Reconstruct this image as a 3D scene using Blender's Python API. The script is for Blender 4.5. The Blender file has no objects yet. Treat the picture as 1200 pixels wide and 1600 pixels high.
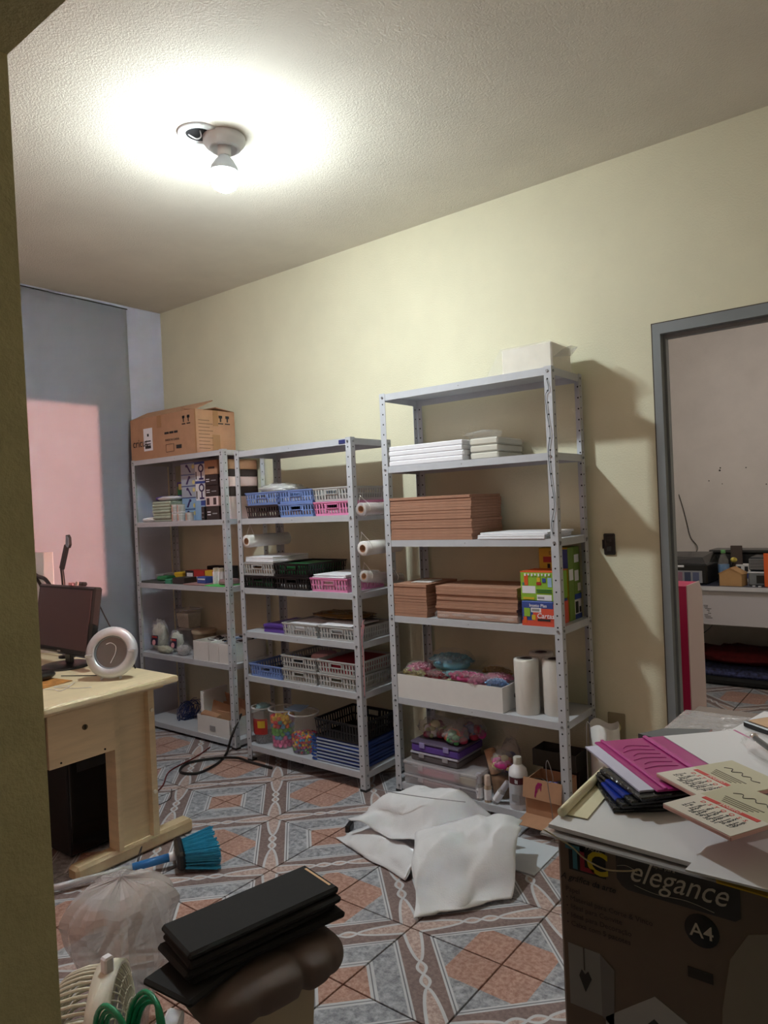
import bpy, bmesh, math, random
from mathutils import Vector, Matrix, noise
R = math.radians
PI = math.pi
S = bpy.context.scene
COL = S.collection
random.seed(7)

# ------------------------------------------------------------------ camera
CAM = Vector((4.457, -3.141, 1.419))
yaw, pitch, roll = R(38.055), R(-0.359), R(-2.534)
fw = Vector((-math.sin(yaw)*math.cos(pitch), math.cos(yaw)*math.cos(pitch), math.sin(pitch)))
rt0 = Vector((math.cos(yaw), math.sin(yaw), 0))
up0 = rt0.cross(fw)
rt = math.cos(roll)*rt0 + math.sin(roll)*up0
up = -math.sin(roll)*rt0 + math.cos(roll)*up0
cd = bpy.data.cameras.new('camera')
cam = bpy.data.objects.new('camera', cd)
COL.objects.link(cam)
cam.matrix_world = Matrix(((rt.x, up.x, -fw.x, CAM.x), (rt.y, up.y, -fw.y, CAM.y), (rt.z, up.z, -fw.z, CAM.z), (0, 0, 0, 1)))
cd.sensor_fit = 'HORIZONTAL'; cd.sensor_width = 36; cd.lens = 1112.1*36/1200
cd.clip_start = 0.02
S.camera = cam
# ------------------------------------------------------------------ world, sun, exposure
w = bpy.data.worlds.new('world'); S.world = w; w.use_nodes = True
w.node_tree.nodes['Background'].inputs[0].default_value = (0.75, 0.5, 0.45, 1)
w.node_tree.nodes['Background'].inputs[1].default_value = 0.5
sd = bpy.data.lights.new('sun', 'SUN'); sd.energy = 3.6; sd.color = (1, .44, .33); sd.angle = R(0.55)
sun = bpy.data.objects.new('sun', sd); COL.objects.link(sun)
sun.rotation_euler = (0, R(90), 0); sun.location = (9, -1.1, 1.6)
BULB = 820.0          # emission of the ceiling bulb's globe
S.view_settings.view_transform = 'Standard'
S.view_settings.look = 'None'
S.view_settings.gamma = 1
S.view_settings.use_curve_mapping = False
S.view_settings.exposure = 0.0

# ------------------------------------------------------------------ node helper
class E:
    """tiny expression wrapper over math nodes"""
    def __init__(s, nt, v): s.nt = nt; s.v = v
    def _op(s, op, *a):
        n = s.nt.nodes.new('ShaderNodeMath'); n.operation = op
        for i, x in enumerate((s,)+a):
            x = x.v if isinstance(x, E) else x
            if isinstance(x, (int, float)): n.inputs[i].default_value = x
            else: s.nt.links.new(x, n.inputs[i])
        return E(s.nt, n.outputs[0])
    def __add__(s, o): return s._op('ADD', o)
    def __sub__(s, o): return s._op('SUBTRACT', o)
    def __mul__(s, o): return s._op('MULTIPLY', o)
    def __truediv__(s, o): return s._op('DIVIDE', o)
    def abs(s): return s._op('ABSOLUTE')
    def sin(s): return s._op('SINE')
    def lt(s, o): return s._op('LESS_THAN', o)
    def gt(s, o): return s._op('GREATER_THAN', o)
    def mn(s, o): return s._op('MINIMUM', o)
    def mx(s, o): return s._op('MAXIMUM', o)
    def pw(s, o): return s._op('POWER', o)
def mixc(nt, f, a, b):
    n = nt.nodes.new('ShaderNodeMix'); n.data_type = 'RGBA'
    f = f.v if isinstance(f, E) else f
    if isinstance(f, (int, float)): n.inputs[0].default_value = f
    else: nt.links.new(f, n.inputs[0])
    for k, x in ((6, a), (7, b)):
        if isinstance(x, tuple): n.inputs[k].default_value = (*x[:3], 1)
        else: nt.links.new(x, n.inputs[k])
    return n.outputs[2]
def noisef(nt, scale, detail=3, rough=.5, vec=None):
    n = nt.nodes.new('ShaderNodeTexNoise'); n.inputs['Scale'].default_value = scale
    n.inputs['Detail'].default_value = detail; n.inputs['Roughness'].default_value = rough
    if vec: nt.links.new(vec, n.inputs['Vector'])
    return n.outputs[0]
def objco(nt): return nt.nodes.new('ShaderNodeTexCoord').outputs['Object']

MATS = {}
def M(name, col=(.8, .8, .8), rough=.5, metal=0, var=.0, vs=20, bump=0, bs=60, alpha=1, emit=0, trans=0, coat=0, sheen=0, stretch=None):
    if name in MATS: return MATS[name]
    m = bpy.data.materials.new(name); m.use_nodes = True
    nt = m.node_tree; b = nt.nodes['Principled BSDF']
    b.inputs['Base Color'].default_value = (*col, 1)
    b.inputs['Roughness'].default_value = rough; b.inputs['Metallic'].default_value = metal
    b.inputs['Alpha'].default_value = alpha; b.inputs['Transmission Weight'].default_value = trans
    b.inputs['Coat Weight'].default_value = coat; b.inputs['Sheen Weight'].default_value = sheen
    co = objco(nt) if (var or bump) else None
    if stretch and co:
        mp = nt.nodes.new('ShaderNodeMapping'); mp.inputs['Scale'].default_value = stretch
        nt.links.new(co, mp.inputs[0]); co = mp.outputs[0]
    if var:
        f = noisef(nt, vs, 4, .6, co)
        lo = tuple(max(0, c*(1-var)) for c in col); hi = tuple(min(1, c*(1+var)) for c in col)
        r = nt.nodes.new('ShaderNodeMapRange'); r.inputs[1].default_value = .3; r.inputs[2].default_value = .7
        nt.links.new(f, r.inputs[0])
        nt.links.new(mixc(nt, E(nt, r.outputs[0]), lo, hi), b.inputs['Base Color'])
    if bump:
        f = noisef(nt, bs, 3, .6, co)
        bn = nt.nodes.new('ShaderNodeBump'); bn.inputs['Strength'].default_value = bump; bn.inputs['Distance'].default_value = .01
        nt.links.new(f, bn.inputs['Height']); nt.links.new(bn.outputs[0], b.inputs['Normal'])
    if emit:
        b.inputs['Emission Color'].default_value = (*col, 1); b.inputs['Emission Strength'].default_value = emit
    MATS[name] = m
    return m
def G(*c):   # sRGB 0-255 -> linear
    return tuple((x/255/12.92 if x < 10 else ((x/255+.055)/1.055)**2.4) for x in c)

def tile_material():
    m = bpy.data.materials.new('ceramic_tile'); m.use_nodes = True; MATS['tile'] = m
    nt = m.node_tree; b = nt.nodes['Principled BSDF']
    co = objco(nt); sp = nt.nodes.new('ShaderNodeSeparateXYZ'); nt.links.new(co, sp.inputs[0])
    s = .345
    u = E(nt, sp.outputs[0])*(1/s)+.5; v = E(nt, sp.outputs[1])*(1/s)+.5
    t = u+v; a = (u-v).abs(); p = (t-1).abs()
    geo = nt.nodes.new('ShaderNodeNewGeometry').outputs['Position']
    n1 = E(nt, noisef(nt, 38, 6, .75, geo)); n2 = E(nt, noisef(nt, 70, 4, .7, geo)); n3 = E(nt, noisef(nt, 9, 2, .5, geo))
    def ramp(x, lo, hi): return ((x-lo)*(1/(hi-lo))).mx(0).mn(1)
    grey = mixc(nt, ramp(n1, .38, .62), G(120, 123, 130), G(190, 193, 200))
    orange = mixc(nt, ramp(n2, .4, .6), G(164, 122, 108), G(196, 162, 148))
    brown = mixc(nt, ramp(n2, .4, .6), G(122, 104, 102), G(146, 128, 124))
    fill = mixc(nt, ramp(n2, .42, .58), G(172, 146, 138), G(206, 186, 178))
    white = G(204, 206, 210)
    # guilloche half-width along the band
    small = (a*(PI/.26)).sin().abs()*.055
    big = (((a-.26)*(1/.74)).mx(0)*(PI/2)).sin().pw(.55)*.115
    isb = a.gt(.26)
    hw = small*(isb*-1+1)+big*isb
    c = grey
    # corner A: orange square
    sq = u.mx(v).lt(.40)
    c = mixc(nt, sq, c, orange)
    # corner B: orange triangle with pale frame
    q = t*-1+2
    c = mixc(nt, q.lt(.40), c, white)
    c = mixc(nt, (q-.355).abs().lt(.008), c, G(120, 122, 128))
    c = mixc(nt, q.lt(.31), c, orange)
    # frame lines
    fr = (p-.255).abs().lt(.035)
    c = mixc(nt, fr, c, white)
    c = mixc(nt, (p-.255).abs().lt(.008), c, G(112, 115, 122))
    # band
    band = p.lt(.22)
    bc = mixc(nt, p.lt(hw), brown, fill)
    bc = mixc(nt, ((p-hw).abs()).lt(.021), bc, white)
    c = mixc(nt, band, c, bc)
    c = mixc(nt, ramp(n3, .3, .8)*.22, c, G(90, 84, 84))
    nt.links.new(c, b.inputs['Base Color'])
    b.inputs['Roughness'].default_value = .32
    b.inputs['Specular IOR Level'].default_value = .4
    return m

def plaster(name, col, bump=.35, bs=90, var=.06):
    return M(name, col, .85, var=var, vs=3, bump=bump, bs=bs)

# ------------------------------------------------------------------ mesh builder
class MB:
    def __init__(s): s.v = []; s.f = []; s.sm = []
    def add(s, vs, fs, smooth=False, m=None):
        o = len(s.v)
        s.v += [tuple(m @ Vector(p)) if m else tuple(p) for p in vs]
        s.f += [tuple(i+o for i in f) for f in fs]; s.sm += [smooth]*len(fs)
        return s
    def box(s, x0, x1, y0, y1, z0, z1, m=None):
        v = [(x0, y0, z0), (x1, y0, z0), (x1, y1, z0), (x0, y1, z0), (x0, y0, z1), (x1, y0, z1), (x1, y1, z1), (x0, y1, z1)]
        return s.add(v, [(0, 3, 2, 1), (4, 5, 6, 7), (0, 1, 5, 4), (1, 2, 6, 5), (2, 3, 7, 6), (3, 0, 4, 7)], m=m)
    def frustum(s, b, t, z0, z1, m=None):
        v = [(b[0], b[2], z0), (b[1], b[2], z0), (b[1], b[3], z0), (b[0], b[3], z0), (t[0], t[2], z1), (t[1], t[2], z1), (t[1], t[3], z1), (t[0], t[3], z1)]
        return s.add(v, [(0, 3, 2, 1), (4, 5, 6, 7), (0, 1, 5, 4), (1, 2, 6, 5), (2, 3, 7, 6), (3, 0, 4, 7)], m=m)
    def rbox(s, x0, x1, y0, y1, z0, z1, r=.004, m=None, seg=1):
        bm = bmesh.new(); bmesh.ops.create_cube(bm, size=1)
        for q in bm.verts: q.co = Vector(((x0+x1)/2+q.co.x*(x1-x0), (y0+y1)/2+q.co.y*(y1-y0), (z0+z1)/2+q.co.z*(z1-z0)))
        r = min(r, .45*min(x1-x0, y1-y0, z1-z0))
        bmesh.ops.bevel(bm, geom=bm.edges[:], offset=r, segments=seg, affect='EDGES', profile=.5)
        bm.verts.index_update()
        s.add([q.co[:] for q in bm.verts], [[q.index for q in f.verts] for f in bm.faces], seg > 1, m); bm.free()
        return s
    def lathe(s, prof, n=20, m=None, cap0=True, cap1=True, smooth=True):
        v = []; f = []
        for (r, z) in prof:
            for k in range(n):
                a = 2*PI*k/n; v.append((r*math.cos(a), r*math.sin(a), z))
        for i in range(len(prof)-1):
            for k in range(n):
                f.append((i*n+k, i*n+(k+1) % n, (i+1)*n+(k+1) % n, (i+1)*n+k))
        s.add(v, f, smooth, m)
        if cap0 and prof[0][0] > 1e-6: s.add([(prof[0][0]*math.cos(2*PI*k/n), prof[0][0]*math.sin(2*PI*k/n), prof[0][1]) for k in range(n)], [tuple(range(n))[::-1]], False, m)
        if cap1 and prof[-1][0] > 1e-6: s.add([(prof[-1][0]*math.cos(2*PI*k/n), prof[-1][0]*math.sin(2*PI*k/n), prof[-1][1]) for k in range(n)], [tuple(range(n))], False, m)
        return s
    def cyl(s, p, r, h, n=16, m=None):
        t = Matrix.Translation(p)
        return s.lathe([(r, 0), (r, h)], n, (m @ t) if m else t)
    def tube(s, pts, r, n=6, smooth_path=True, closed=False):
        P = [Vector(p) for p in pts]
        if smooth_path and len(P) > 2:
            Q = []
            for i in range(len(P)-1):
                p0 = P[max(i-1, 0)]; p1 = P[i]; p2 = P[i+1]; p3 = P[min(i+2, len(P)-1)]
                for k in range(5):
                    t = k/5
                    Q.append(.5*((2*p1)+(-p0+p2)*t+(2*p0-5*p1+4*p2-p3)*t*t+(-p0+3*p1-3*p2+p3)*t**3))
            Q.append(P[-1]); P = Q
        v = []; f = []; L = len(P); up = None
        for i in range(L):
            d = (P[min(i+1, L-1)]-P[max(i-1, 0)])
            d = d.normalized() if d.length > 1e-9 else Vector((0, 0, 1))
            if up is None: up = d.orthogonal().normalized()
            up = (up-d*up.dot(d)); up = up.normalized() if up.length > 1e-6 else d.orthogonal().normalized()
            sd = d.cross(up); rr = r[min(int(i*len(r)/L), len(r)-1)] if isinstance(r, (list, tuple)) else r
            for k in range(n):
                a = 2*PI*k/n; v.append(P[i]+rr*(math.cos(a)*up+math.sin(a)*sd))
        for i in range(L-1):
            for k in range(n): f.append((i*n+k, i*n+(k+1) % n, (i+1)*n+(k+1) % n, (i+1)*n+k))
        f.append(tuple(range(n))[::-1]); f.append(tuple((L-1)*n+k for k in range(n)))
        return s.add(v, f, True)
    def ball(s, c, r, n=8, sc=(1, 1, 1), m=None):
        prof = [(r*math.sin(PI*i/n), -r*math.cos(PI*i/n)) for i in range(n+1)]
        t = Matrix.Translation(c) @ Matrix.Diagonal((*sc, 1))
        return s.lathe(prof, n+2, (m @ t) if m else t, False, False)
    def prism(s, poly, z0, z1, m=None):
        n = len(poly)
        v = [(x, y, z0) for x, y in poly]+[(x, y, z1) for x, y in poly]
        f = [tuple(range(n))[::-1], tuple(range(n, 2*n))]+[(i, (i+1) % n, n+(i+1) % n, n+i) for i in range(n)]
        return s.add(v, f, False, m)
    def mesh(s, name):
        me = bpy.data.meshes.new(name); me.from_pydata(s.v, [], s.f); me.update()
        me.polygons.foreach_set('use_smooth', s.sm); return me
    def build(s, name, mat, parent=None, loc=(0, 0, 0), rot=(0, 0, 0)):
        me = s.mesh(name); me.materials.append(mat)
        return link(name, me, parent, loc, rot)
def link(name, me, parent=None, loc=(0, 0, 0), rot=(0, 0, 0)):
    o = bpy.data.objects.new(name, me); COL.objects.link(o); o.location = loc; o.rotation_euler = rot
    if parent: o.parent = parent
    return o
def tag(o, label, cat, group=None, kind=None):
    if label: o['label'] = label
    if cat: o['category'] = cat
    if group: o['group'] = group
    if kind: o['kind'] = kind
    return o
def thing(name, label, cat, loc=(0, 0, 0), rot=(0, 0, 0), group=None):
    if not isinstance(rot, tuple): rot = (0, 0, rot)
    o = link(name, None, None, loc, rot); o.empty_display_size = .05
    return tag(o, label, cat, group)
def struct(name, mb, mat): o = mb.build(name, mat); o['kind'] = 'structure'; return o
def dup(root, loc, rot=None, label=None, group=None):
    r = root.copy(); COL.objects.link(r); r.location = loc
    if rot is not None: r.rotation_euler = rot
    if label: r['label'] = label
    if group: r['group'] = group
    for ch in list(root.children):
        c = ch.copy(); COL.objects.link(c); c.parent = r
        for g in ch.children:
            d = g.copy(); COL.objects.link(d); d.parent = c
    return r
def slab(name, label, cat, x0, x1, y0, y1, z0, z1, mat, group=None, r=.003, rz=0):
    cx, cy = (x0+x1)/2, (y0+y1)/2; hx, hy = (x1-x0)/2, (y1-y0)/2
    o = MB().rbox(-hx, hx, -hy, hy, 0, z1-z0, r).build(name, mat, None, (cx, cy, z0), (0, 0, rz))
    return tag(o, label, cat, group)
def stack(name, label, cat, group, x0, x1, y0, y1, z0, z1, n, mat, jit=.004, r=.002, gap=.0):
    h = (z1-z0)/n; out = []
    hx, hy = (x1-x0)/2, (y1-y0)/2
    me = MB().rbox(-hx, hx, -hy, hy, 0, h-gap-.0004, r).mesh(name); me.materials.append(mat)
    for i in range(n):
        o = link(name, me, None, ((x0+x1)/2+random.uniform(-jit, jit), (y0+y1)/2+random.uniform(-jit, jit), z0+i*h), (0, 0, random.uniform(-jit, jit)*1.2))
        lb_ = label
        lb_ = label+', '+(ORD[i] if i < n-1 else 'topmost')
        out.append(tag(o, lb_, cat, group))
    return out
ORD = 'lowest|second from the bottom|third from the bottom|fourth from the bottom|fifth from the bottom|sixth from the bottom|seventh from the bottom|eighth from the bottom|ninth from the bottom|tenth from the bottom|eleventh from the bottom|twelfth from the bottom|thirteenth from the bottom|fourteenth from the bottom'.split('|')
TEXTS = []
def text(s, size, mat, parent, loc, rot=(PI/2, 0, 0), name='lettering', shear=0, ax='CENTER', bold=0, sx=1):
    TEXTS.append((s, size, mat, parent, loc, rot, name, shear, ax, bold, sx))
def carton(name, label, cat, x0, x1, y0, y1, z0, z1, mat, prints=(), group=None, r=.0025, rz=0):
    """closed printed box; prints: (face, u0,u1,v0,v1, material) in 0..1 of face F(-Y) R(+X) T(+Z)"""
    W, D, H = x1-x0, y1-y0, z1-z0
    t = thing(name, label, cat, ((x0+x1)/2, (y0+y1)/2, z0), rz, group)
    MB().rbox(-W/2, W/2, -D/2, D/2, 0, H, r).build('box_body', mat, t)
    e = .0007; k = 0
    for (fc, a0, a1, b0, b1, pm) in prints:
        k += 1; e = .0005+.00025*k; i = .0002
        if fc == 'F': MB().box(-W/2+a0*W, -W/2+a1*W, -D/2-e, -D/2+i, b0*H, b1*H).build('printed_panel', pm, t)
        elif fc == 'R': MB().box(W/2-i, W/2+e, -D/2+a0*D, -D/2+a1*D, b0*H, b1*H).build('printed_panel', pm, t)
        else: MB().box(-W/2+a0*W, -W/2+a1*W, -D/2+b0*D, -D/2+b1*D, H-i, H+e).build('printed_panel', pm, t)
    return t
def open_box_mb(W, D, H, t=.003, m=None):
    b = MB(); b.box(-W/2, W/2, -D/2, D/2, 0, t, m)
    b.box(-W/2, W/2, -D/2, -D/2+t, t, H, m); b.box(-W/2, W/2, D/2-t, D/2, t, H, m)
    b.box(-W/2, -W/2+t, -D/2+t, D/2-t, t, H, m); b.box(W/2-t, W/2, -D/2+t, D/2-t, t, H, m)
    return b
def lump(rx, ry, rz, amp=.25, fr=3.0, seed=0, n=14, base=True):
    """crumpled pillow resting on z=0"""
    prof = []; v = []; f = []; N = n+6
    for i in range(n+1):
        th = PI*i/n
        for k in range(N):
            a = 2*PI*k/N
            d = Vector((math.sin(th)*math.cos(a), math.sin(th)*math.sin(a), -math.cos(th)))
            q = 1+amp*noise.noise(d*fr+Vector((seed*7.3, seed*1.7, seed*3.1)))
            z = rz*(1+d.z*q)
            if base: z = max(z, 0.0)
            v.append((rx*d.x*q, ry*d.y*q, z))
    for i in range(n):
        for k in range(N): f.append((i*N+k, i*N+(k+1) % N, (i+1)*N+(k+1) % N, (i+1)*N+k))
    return MB().add(v, f, True)

# ------------------------------------------------------------------ materials
yellow = plaster('yellow_plaster', G(226, 222, 196), .25, 130, .04)
ceilm = plaster('ceiling_plaster', G(224, 219, 206), .45, 150, .05)
bluew = plaster('pale_blue_plaster', G(204, 209, 230), .15)
pink_bounce = plaster('pink_bounce_plaster', G(216, 168, 150), .2)
farm = plaster('white_plaster', G(216, 208, 204), .15)
steel = M('grey_enamel', G(190, 193, 200), .38, .0, var=.05, vs=12)
hole = M('dark_hole', (.01, .01, .012), .9)
boltm = M('zinc_bolt', G(150, 152, 156), .35, .8)
kraft = M('kraft_card', G(178, 136, 106), .8, var=.07, vs=14)
kraft2 = M('brown_envelope', G(166, 124, 102), .8, var=.06, vs=30)
white = M('white_paper', G(232, 232, 238), .7)
whitebox = M('white_card', G(226, 224, 222), .6, var=.02)
black = M('black_plastic', (.012, .012, .013), .35)
blackm = M('black_matt', (.006, .006, .0065), .85, var=.2, vs=60)
film = M('clear_film', (.9, .9, .9), .15, alpha=.11, bump=.5, bs=45)
film2 = M('cloudy_film', (.75, .73, .74), .2, alpha=.4, bump=.6, bs=30)
wood = M('pale_wood_laminate', G(214, 196, 160), .45, var=.10, vs=3.5, stretch=(1, 1, 9))
woodh = M('pale_wood_laminate_long', G(218, 202, 166), .4, var=.08, vs=3.5, stretch=(9, 1, 9))
doorg = M('grey_door_paint', G(128, 134, 138), .45, var=.07, vs=4)
CL = dict(blue=G(120, 146, 205), dark=G(52, 42, 44), pink=G(226, 140, 186), grey=G(186, 188, 188), black=G(24, 22, 24))
bask = {k: M('basket_'+k, v, .45) for k, v in CL.items()}
purple = M('purple_plastic', G(92, 62, 150), .4)
red = M('red_print', G(176, 44, 40), .5)
green = M('green_print', G(40, 120, 72), .5)
lime = M('lime_print', G(140, 184, 58), .5)
yel = M('yellow_print', G(214, 178, 50), .5)
blue = M('blue_print', G(52, 76, 150), .5)
sky = M('light_blue_print', G(150, 184, 220), .5)
pinkp = M('pink_print', G(216, 150, 158), .5)
orange = M('orange_print', G(222, 96, 44), .5)
ink = M('black_ink', (.02, .02, .022), .7)
brownbox = M('dark_brown_card', G(44, 30, 28), .55)
cream = M('cream_plastic', G(222, 218, 200), .4)
greyp = M('grey_plastic', G(150, 150, 152), .4)
magenta = M('magenta_plastic', G(176, 40, 128), .3)
tilem = tile_material()

# ================================================================== SETTING
YF, XR, H = -2.639, 5.3, 2.91
DX0, DX1, DH = 3.506, 4.34, 2.15       # door opening in the back wall
fl = struct('floor', MB().box(-.15, XR+.15, -4.7, 3.3, -.06, -.012), M('grout', G(96, 88, 84), .9, var=.1))
ts = .345
tme = MB().rbox(-ts/2+.0024, ts/2-.0024, -ts/2+.0024, ts/2-.0024, -.014, 0, .0012).mesh('tile'); tme.materials.append(tilem)
gx, gy = 3.35, -1.24                    # a vertex where four orange corners meet
for i in range(-10, 6):
    for j in range(-6, 13):
        x = gx+(i+.5)*ts; y = gy+(j+.5)*ts
        if not (0 < x < XR and -3.2 < y < 3.1): continue
        if y > .2 and not (2.3 < x < 4.9): continue
        # corner A of the tile must point to the even/even vertex
        ex, ey = (i % 2 == 0), (j % 2 == 0)
        rz = {(True, True): 0, (False, True): 90, (False, False): 180, (True, False): 270}[(ex, ey)]
        link('tile', tme, fl, (x, y, 0), (0, 0, R(rz)))
struct('wall_back', MB().box(-.15, DX0, 0, .10, 0, H).box(DX0, DX1, 0, .10, DH, H).box(DX1, XR+.15, 0, .10, 0, H), yellow)
struct('wall_left', MB().box(-.15, 0, -4.7, 0, 0, H), bluew)
wf = struct('wall_front', MB().add(
    [(0, YF-.15, 0), (3.44, YF-.15, 0), (3.44, YF, 0), (0, YF, 0), (0, YF-.15, H), (3.388, YF-.15, H), (3.388, YF, H), (0, YF, H)],
    [(0, 3, 2, 1), (4, 5, 6, 7), (0, 1, 5, 4), (1, 2, 6, 5), (2, 3, 7, 6), (3, 0, 4, 7)])
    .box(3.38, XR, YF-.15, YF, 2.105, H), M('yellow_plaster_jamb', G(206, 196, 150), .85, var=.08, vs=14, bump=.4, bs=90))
wf.data.materials.append(pink_bounce)  # unseen inner face, coloured pink to bounce pink light onto the shelves
for p in wf.data.polygons:
    if p.normal.y > .9 and p.center.x < 3.3: p.material_index = 1
WY0, WY1, WZ0, WZ1 = -1.8, -.532, .912, 2.184
struct('wall_right', MB().box(XR, XR+.15, -4.7, WY0, 0, H).box(XR, XR+.15, WY1, 3.3, 0, H).box(XR, XR+.15, WY0, WY1, 0, WZ0).box(XR, XR+.15, WY0, WY1, WZ1, H), yellow)
struct('wall_rear', MB().box(-.15, XR+.15, -4.85, -4.7, 0, H), yellow)
struct('ceiling', MB().box(-.15, XR+.15, -4.85, 3.3, H, H+.1), ceilm)
struct('wall_far', MB().box(1.8, XR, 3.12, 3.3, 0, H), farm)
struct('wall_far_left', MB().box(1.8, 1.95, .10, 3.12, 0, H), farm)
# window the low light comes through (frame flush with the opening)
wn = thing('window_1', None, None, (XR+.07, (WY0+WY1)/2, 0)); wn['kind'] = 'structure'
# door frame
df = thing('door_1', None, None, (DX0, 0, 0)); df['kind'] = 'structure'
MB().box(0, .032, -.012, .105, 0, DH).box(.032, .042, .03, .065, 0, DH-.045).build('door_jamb', doorg, df)
MB().box(DX1-DX0-.045, DX1-DX0, -.012, .105, 0, DH).build('door_jamb', doorg, df)
MB().box(.032, DX1-DX0-.045, -.012, .105, DH-.045, DH).box(.042, DX1-DX0-.06, .03, .065, DH-.06, DH-.045).build('door_head', doorg, df)
# cracked mortar line round the frame
MB().box(-.006, 0, -.006, .004, 0, DH+.004).box(-.006, DX1-DX0, -.006, .004, DH, DH+.005).build('mortar_gap', M('mortar', G(70, 60, 48), .9), df)

# grey backdrop cloth hung over the left wall
def backdrop():
    v = []; f = []; ny, nz = 60, 40
    for i in range(ny+1):
        for j in range(nz+1):
            y = -.284-i/ny*2.2; z = .05+j/nz*(2.885-.05)
            if i == 0: z = z
            x = .012+.006*noise.noise(Vector((y*2.5, z*1.1, 3)))+.004*math.sin((y+.1*z)*9)*max(0, 1-abs(z-2.2))
            yy = y+(.008*noise.noise(Vector((0, z*2, 9))) if i == 0 else 0)
            v.append((max(.004, x), yy, z-.035*max(0, (i/ny))*0))
    for i in range(ny):
        for j in range(nz):
            a = i*(nz+1)+j; f.append((a, a+1, a+nz+2, a+nz+1))
    b = MB().add(v, f, True); o = b.build('backdrop_cloth', M('grey_backdrop', G(150, 155, 168), .7, var=.03, vs=3, sheen=.2))
    md = o.modifiers.new('s', 'SOLIDIFY'); md.thickness = .002
    return tag(o, 'plain grey backdrop cloth hung over the pale end wall', 'backdrop')
backdrop()
# raised creases in the cloth and stain specks are left to the material; thin cable along the ceiling edge
tag(MB().tube([(.012, -2.3, 2.898), (.014, -1.4, 2.896), (.012, -.8, 2.89), (.016, -.28, 2.884)], .004, 6).build('edge_cable', ink),
    'thin black cable along the top of the grey backdrop', 'cable')

# ceiling lamp ---------------------------------------------------------------
def ceiling_lamp(loc, label, strength, first):
    t = thing('ceiling_lamp', label, 'lamp', loc)
    sock = M('lamp_white', G(214, 216, 218), .4)
    if first:
        # old mounting plate, shifted sideways, with its dark opening and a wire loop
        pm = MB(); n = 28; v = []; f = []
        for k in range(n):
            a = 2*PI*k/n
            for rr, z in ((.085, 0), (.082, -.008), (.055, -.008), (.05, 0)): v.append((rr*math.cos(a), rr*math.sin(a), z))
        for k in range(n):
            for i in range(3): f.append((k*4+i, k*4+i+1, ((k+1) % n)*4+i+1, ((k+1) % n)*4+i))
        pm.add(v, f, True); pl = pm.build('mounting_plate', sock, t, (-.045, -.085, -.0005))
        MB().cyl((0, 0, -.003), .054, .002, 24).build('junction_opening', hole, pl)
        MB().tube([(-.03, -.03, -.004), (-.02, .0, -.014), (.01, .0, -.016), (.03, -.02, -.008)], .0025).build('loose_wire', sock, pl)
    base = MB().lathe([(.083, -.002), (.083, -.020), (.076, -.030), (.064, -.044), (.052, -.052), (.048, -.040), (.03, -.036)], 32)
    base.build('ceiling_rose', sock, t, (0, 0, 0))
    MB().lathe([(.026, -.034), (.026, -.075), (.022, -.08)], 20).build('socket', sock, t, (.012, -.008, 0), (R(-1.5), R(2), 0))
    bb = MB().lathe([(.016, -.07), (.02, -.082), (.036, -.10), (.052, -.125), (.056, -.145)], 28, cap1=False)
    bb.build('bulb_neck', M('bulb_body', G(206, 216, 226), .4), t, (.012, -.008, 0), (R(-1.5), R(2), 0))
    gl = MB().lathe([(.0562, -.145), (.057, -.165), (.054, -.185), (.044, -.203), (.028, -.213), (.0, -.217)], 28, cap0=False)
    gm_ = M('bulb_glow' if first else 'bulb_glow_far', (.90, .99, 1) if first else (1, .95, .92), .5, emit=strength)
    # only the dome below the globe's widest ring lights up fully, the collar above it is dim
    nt = gm_.node_tree; sp = nt.nodes.new('ShaderNodeSeparateXYZ'); nt.links.new(objco(nt), sp.inputs[0])
    f_ = ((E(nt, sp.outputs[2])*-1-.1645)*(1/.003)).mx(0).mn(1)
    nt.links.new((f_*.99+.01)._op('MULTIPLY', strength).v, nt.nodes['Principled BSDF'].inputs['Emission Strength'])
    gl.build('bulb_globe', gm_, t, (.012, -.008, 0), (R(-1.5), R(2), 0))
ceiling_lamp((2.268, -1.265, H), 'white bulb glowing in a loose ceiling rose above the shelves', BULB, True)
ceiling_lamp((3.7, 1.3, H), 'lit bulb on the ceiling of the room beyond the doorway', 420.0, False)

# wall outlets
t = thing('light_switch', 'black cover of a switch high beside the doorway', 'switch', (3.279, 0, 1.21))
MB().rbox(-.026, .026, -.010, 0, -.048, .048, .004).build('cover', black, t)
MB().rbox(-.010, .010, -.014, -.009, .010, .034, .002).rbox(-.010, .010, -.014, -.009, -.034, -.010, .002).build('rocker', M('dark_grey', (.03, .03, .03), .3), t)
MB().rbox(-.034, -.026, -.005, 0, -.02, .02, .001).build('fixing_tab', black, t)
t = thing('wall_outlet', 'beige socket plate low on the yellow wall', 'outlet', (3.277, 0, .386))
opl = M('outlet_plate', G(150, 140, 112), .5)
MB().rbox(-.04, .04, -.008, 0, -.064, .064, .004).build('plate', opl, t)
MB().lathe([(.02, 0), (.02, .004), (.017, .004)], 20).build('socket_face', M('outlet_cream', G(206, 196, 140), .5), t, (0, -.008, 0), (R(90), 0, 0))
MB().cyl((-.007, 0, .004), .003, .001, 8).cyl((.007, 0, .004), .003, .001, 8).cyl((0, -.006, .004), .003, .001, 8).build('pin_holes', hole, t, (0, -.008, 0), (R(90), 0, 0))
MB().box(-.06, .06, -(WY1-WY0)/2, -(WY1-WY0)/2+.004, WZ0, WZ1).box(-.06, .06, (WY1-WY0)/2-.004, (WY1-WY0)/2, WZ0, WZ1).build('window_frame', doorg, wn)
MB().box(-.06, .06, -(WY1-WY0)/2, (WY1-WY0)/2, WZ0, WZ0+.004).build('window_sill', doorg, wn)

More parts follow.
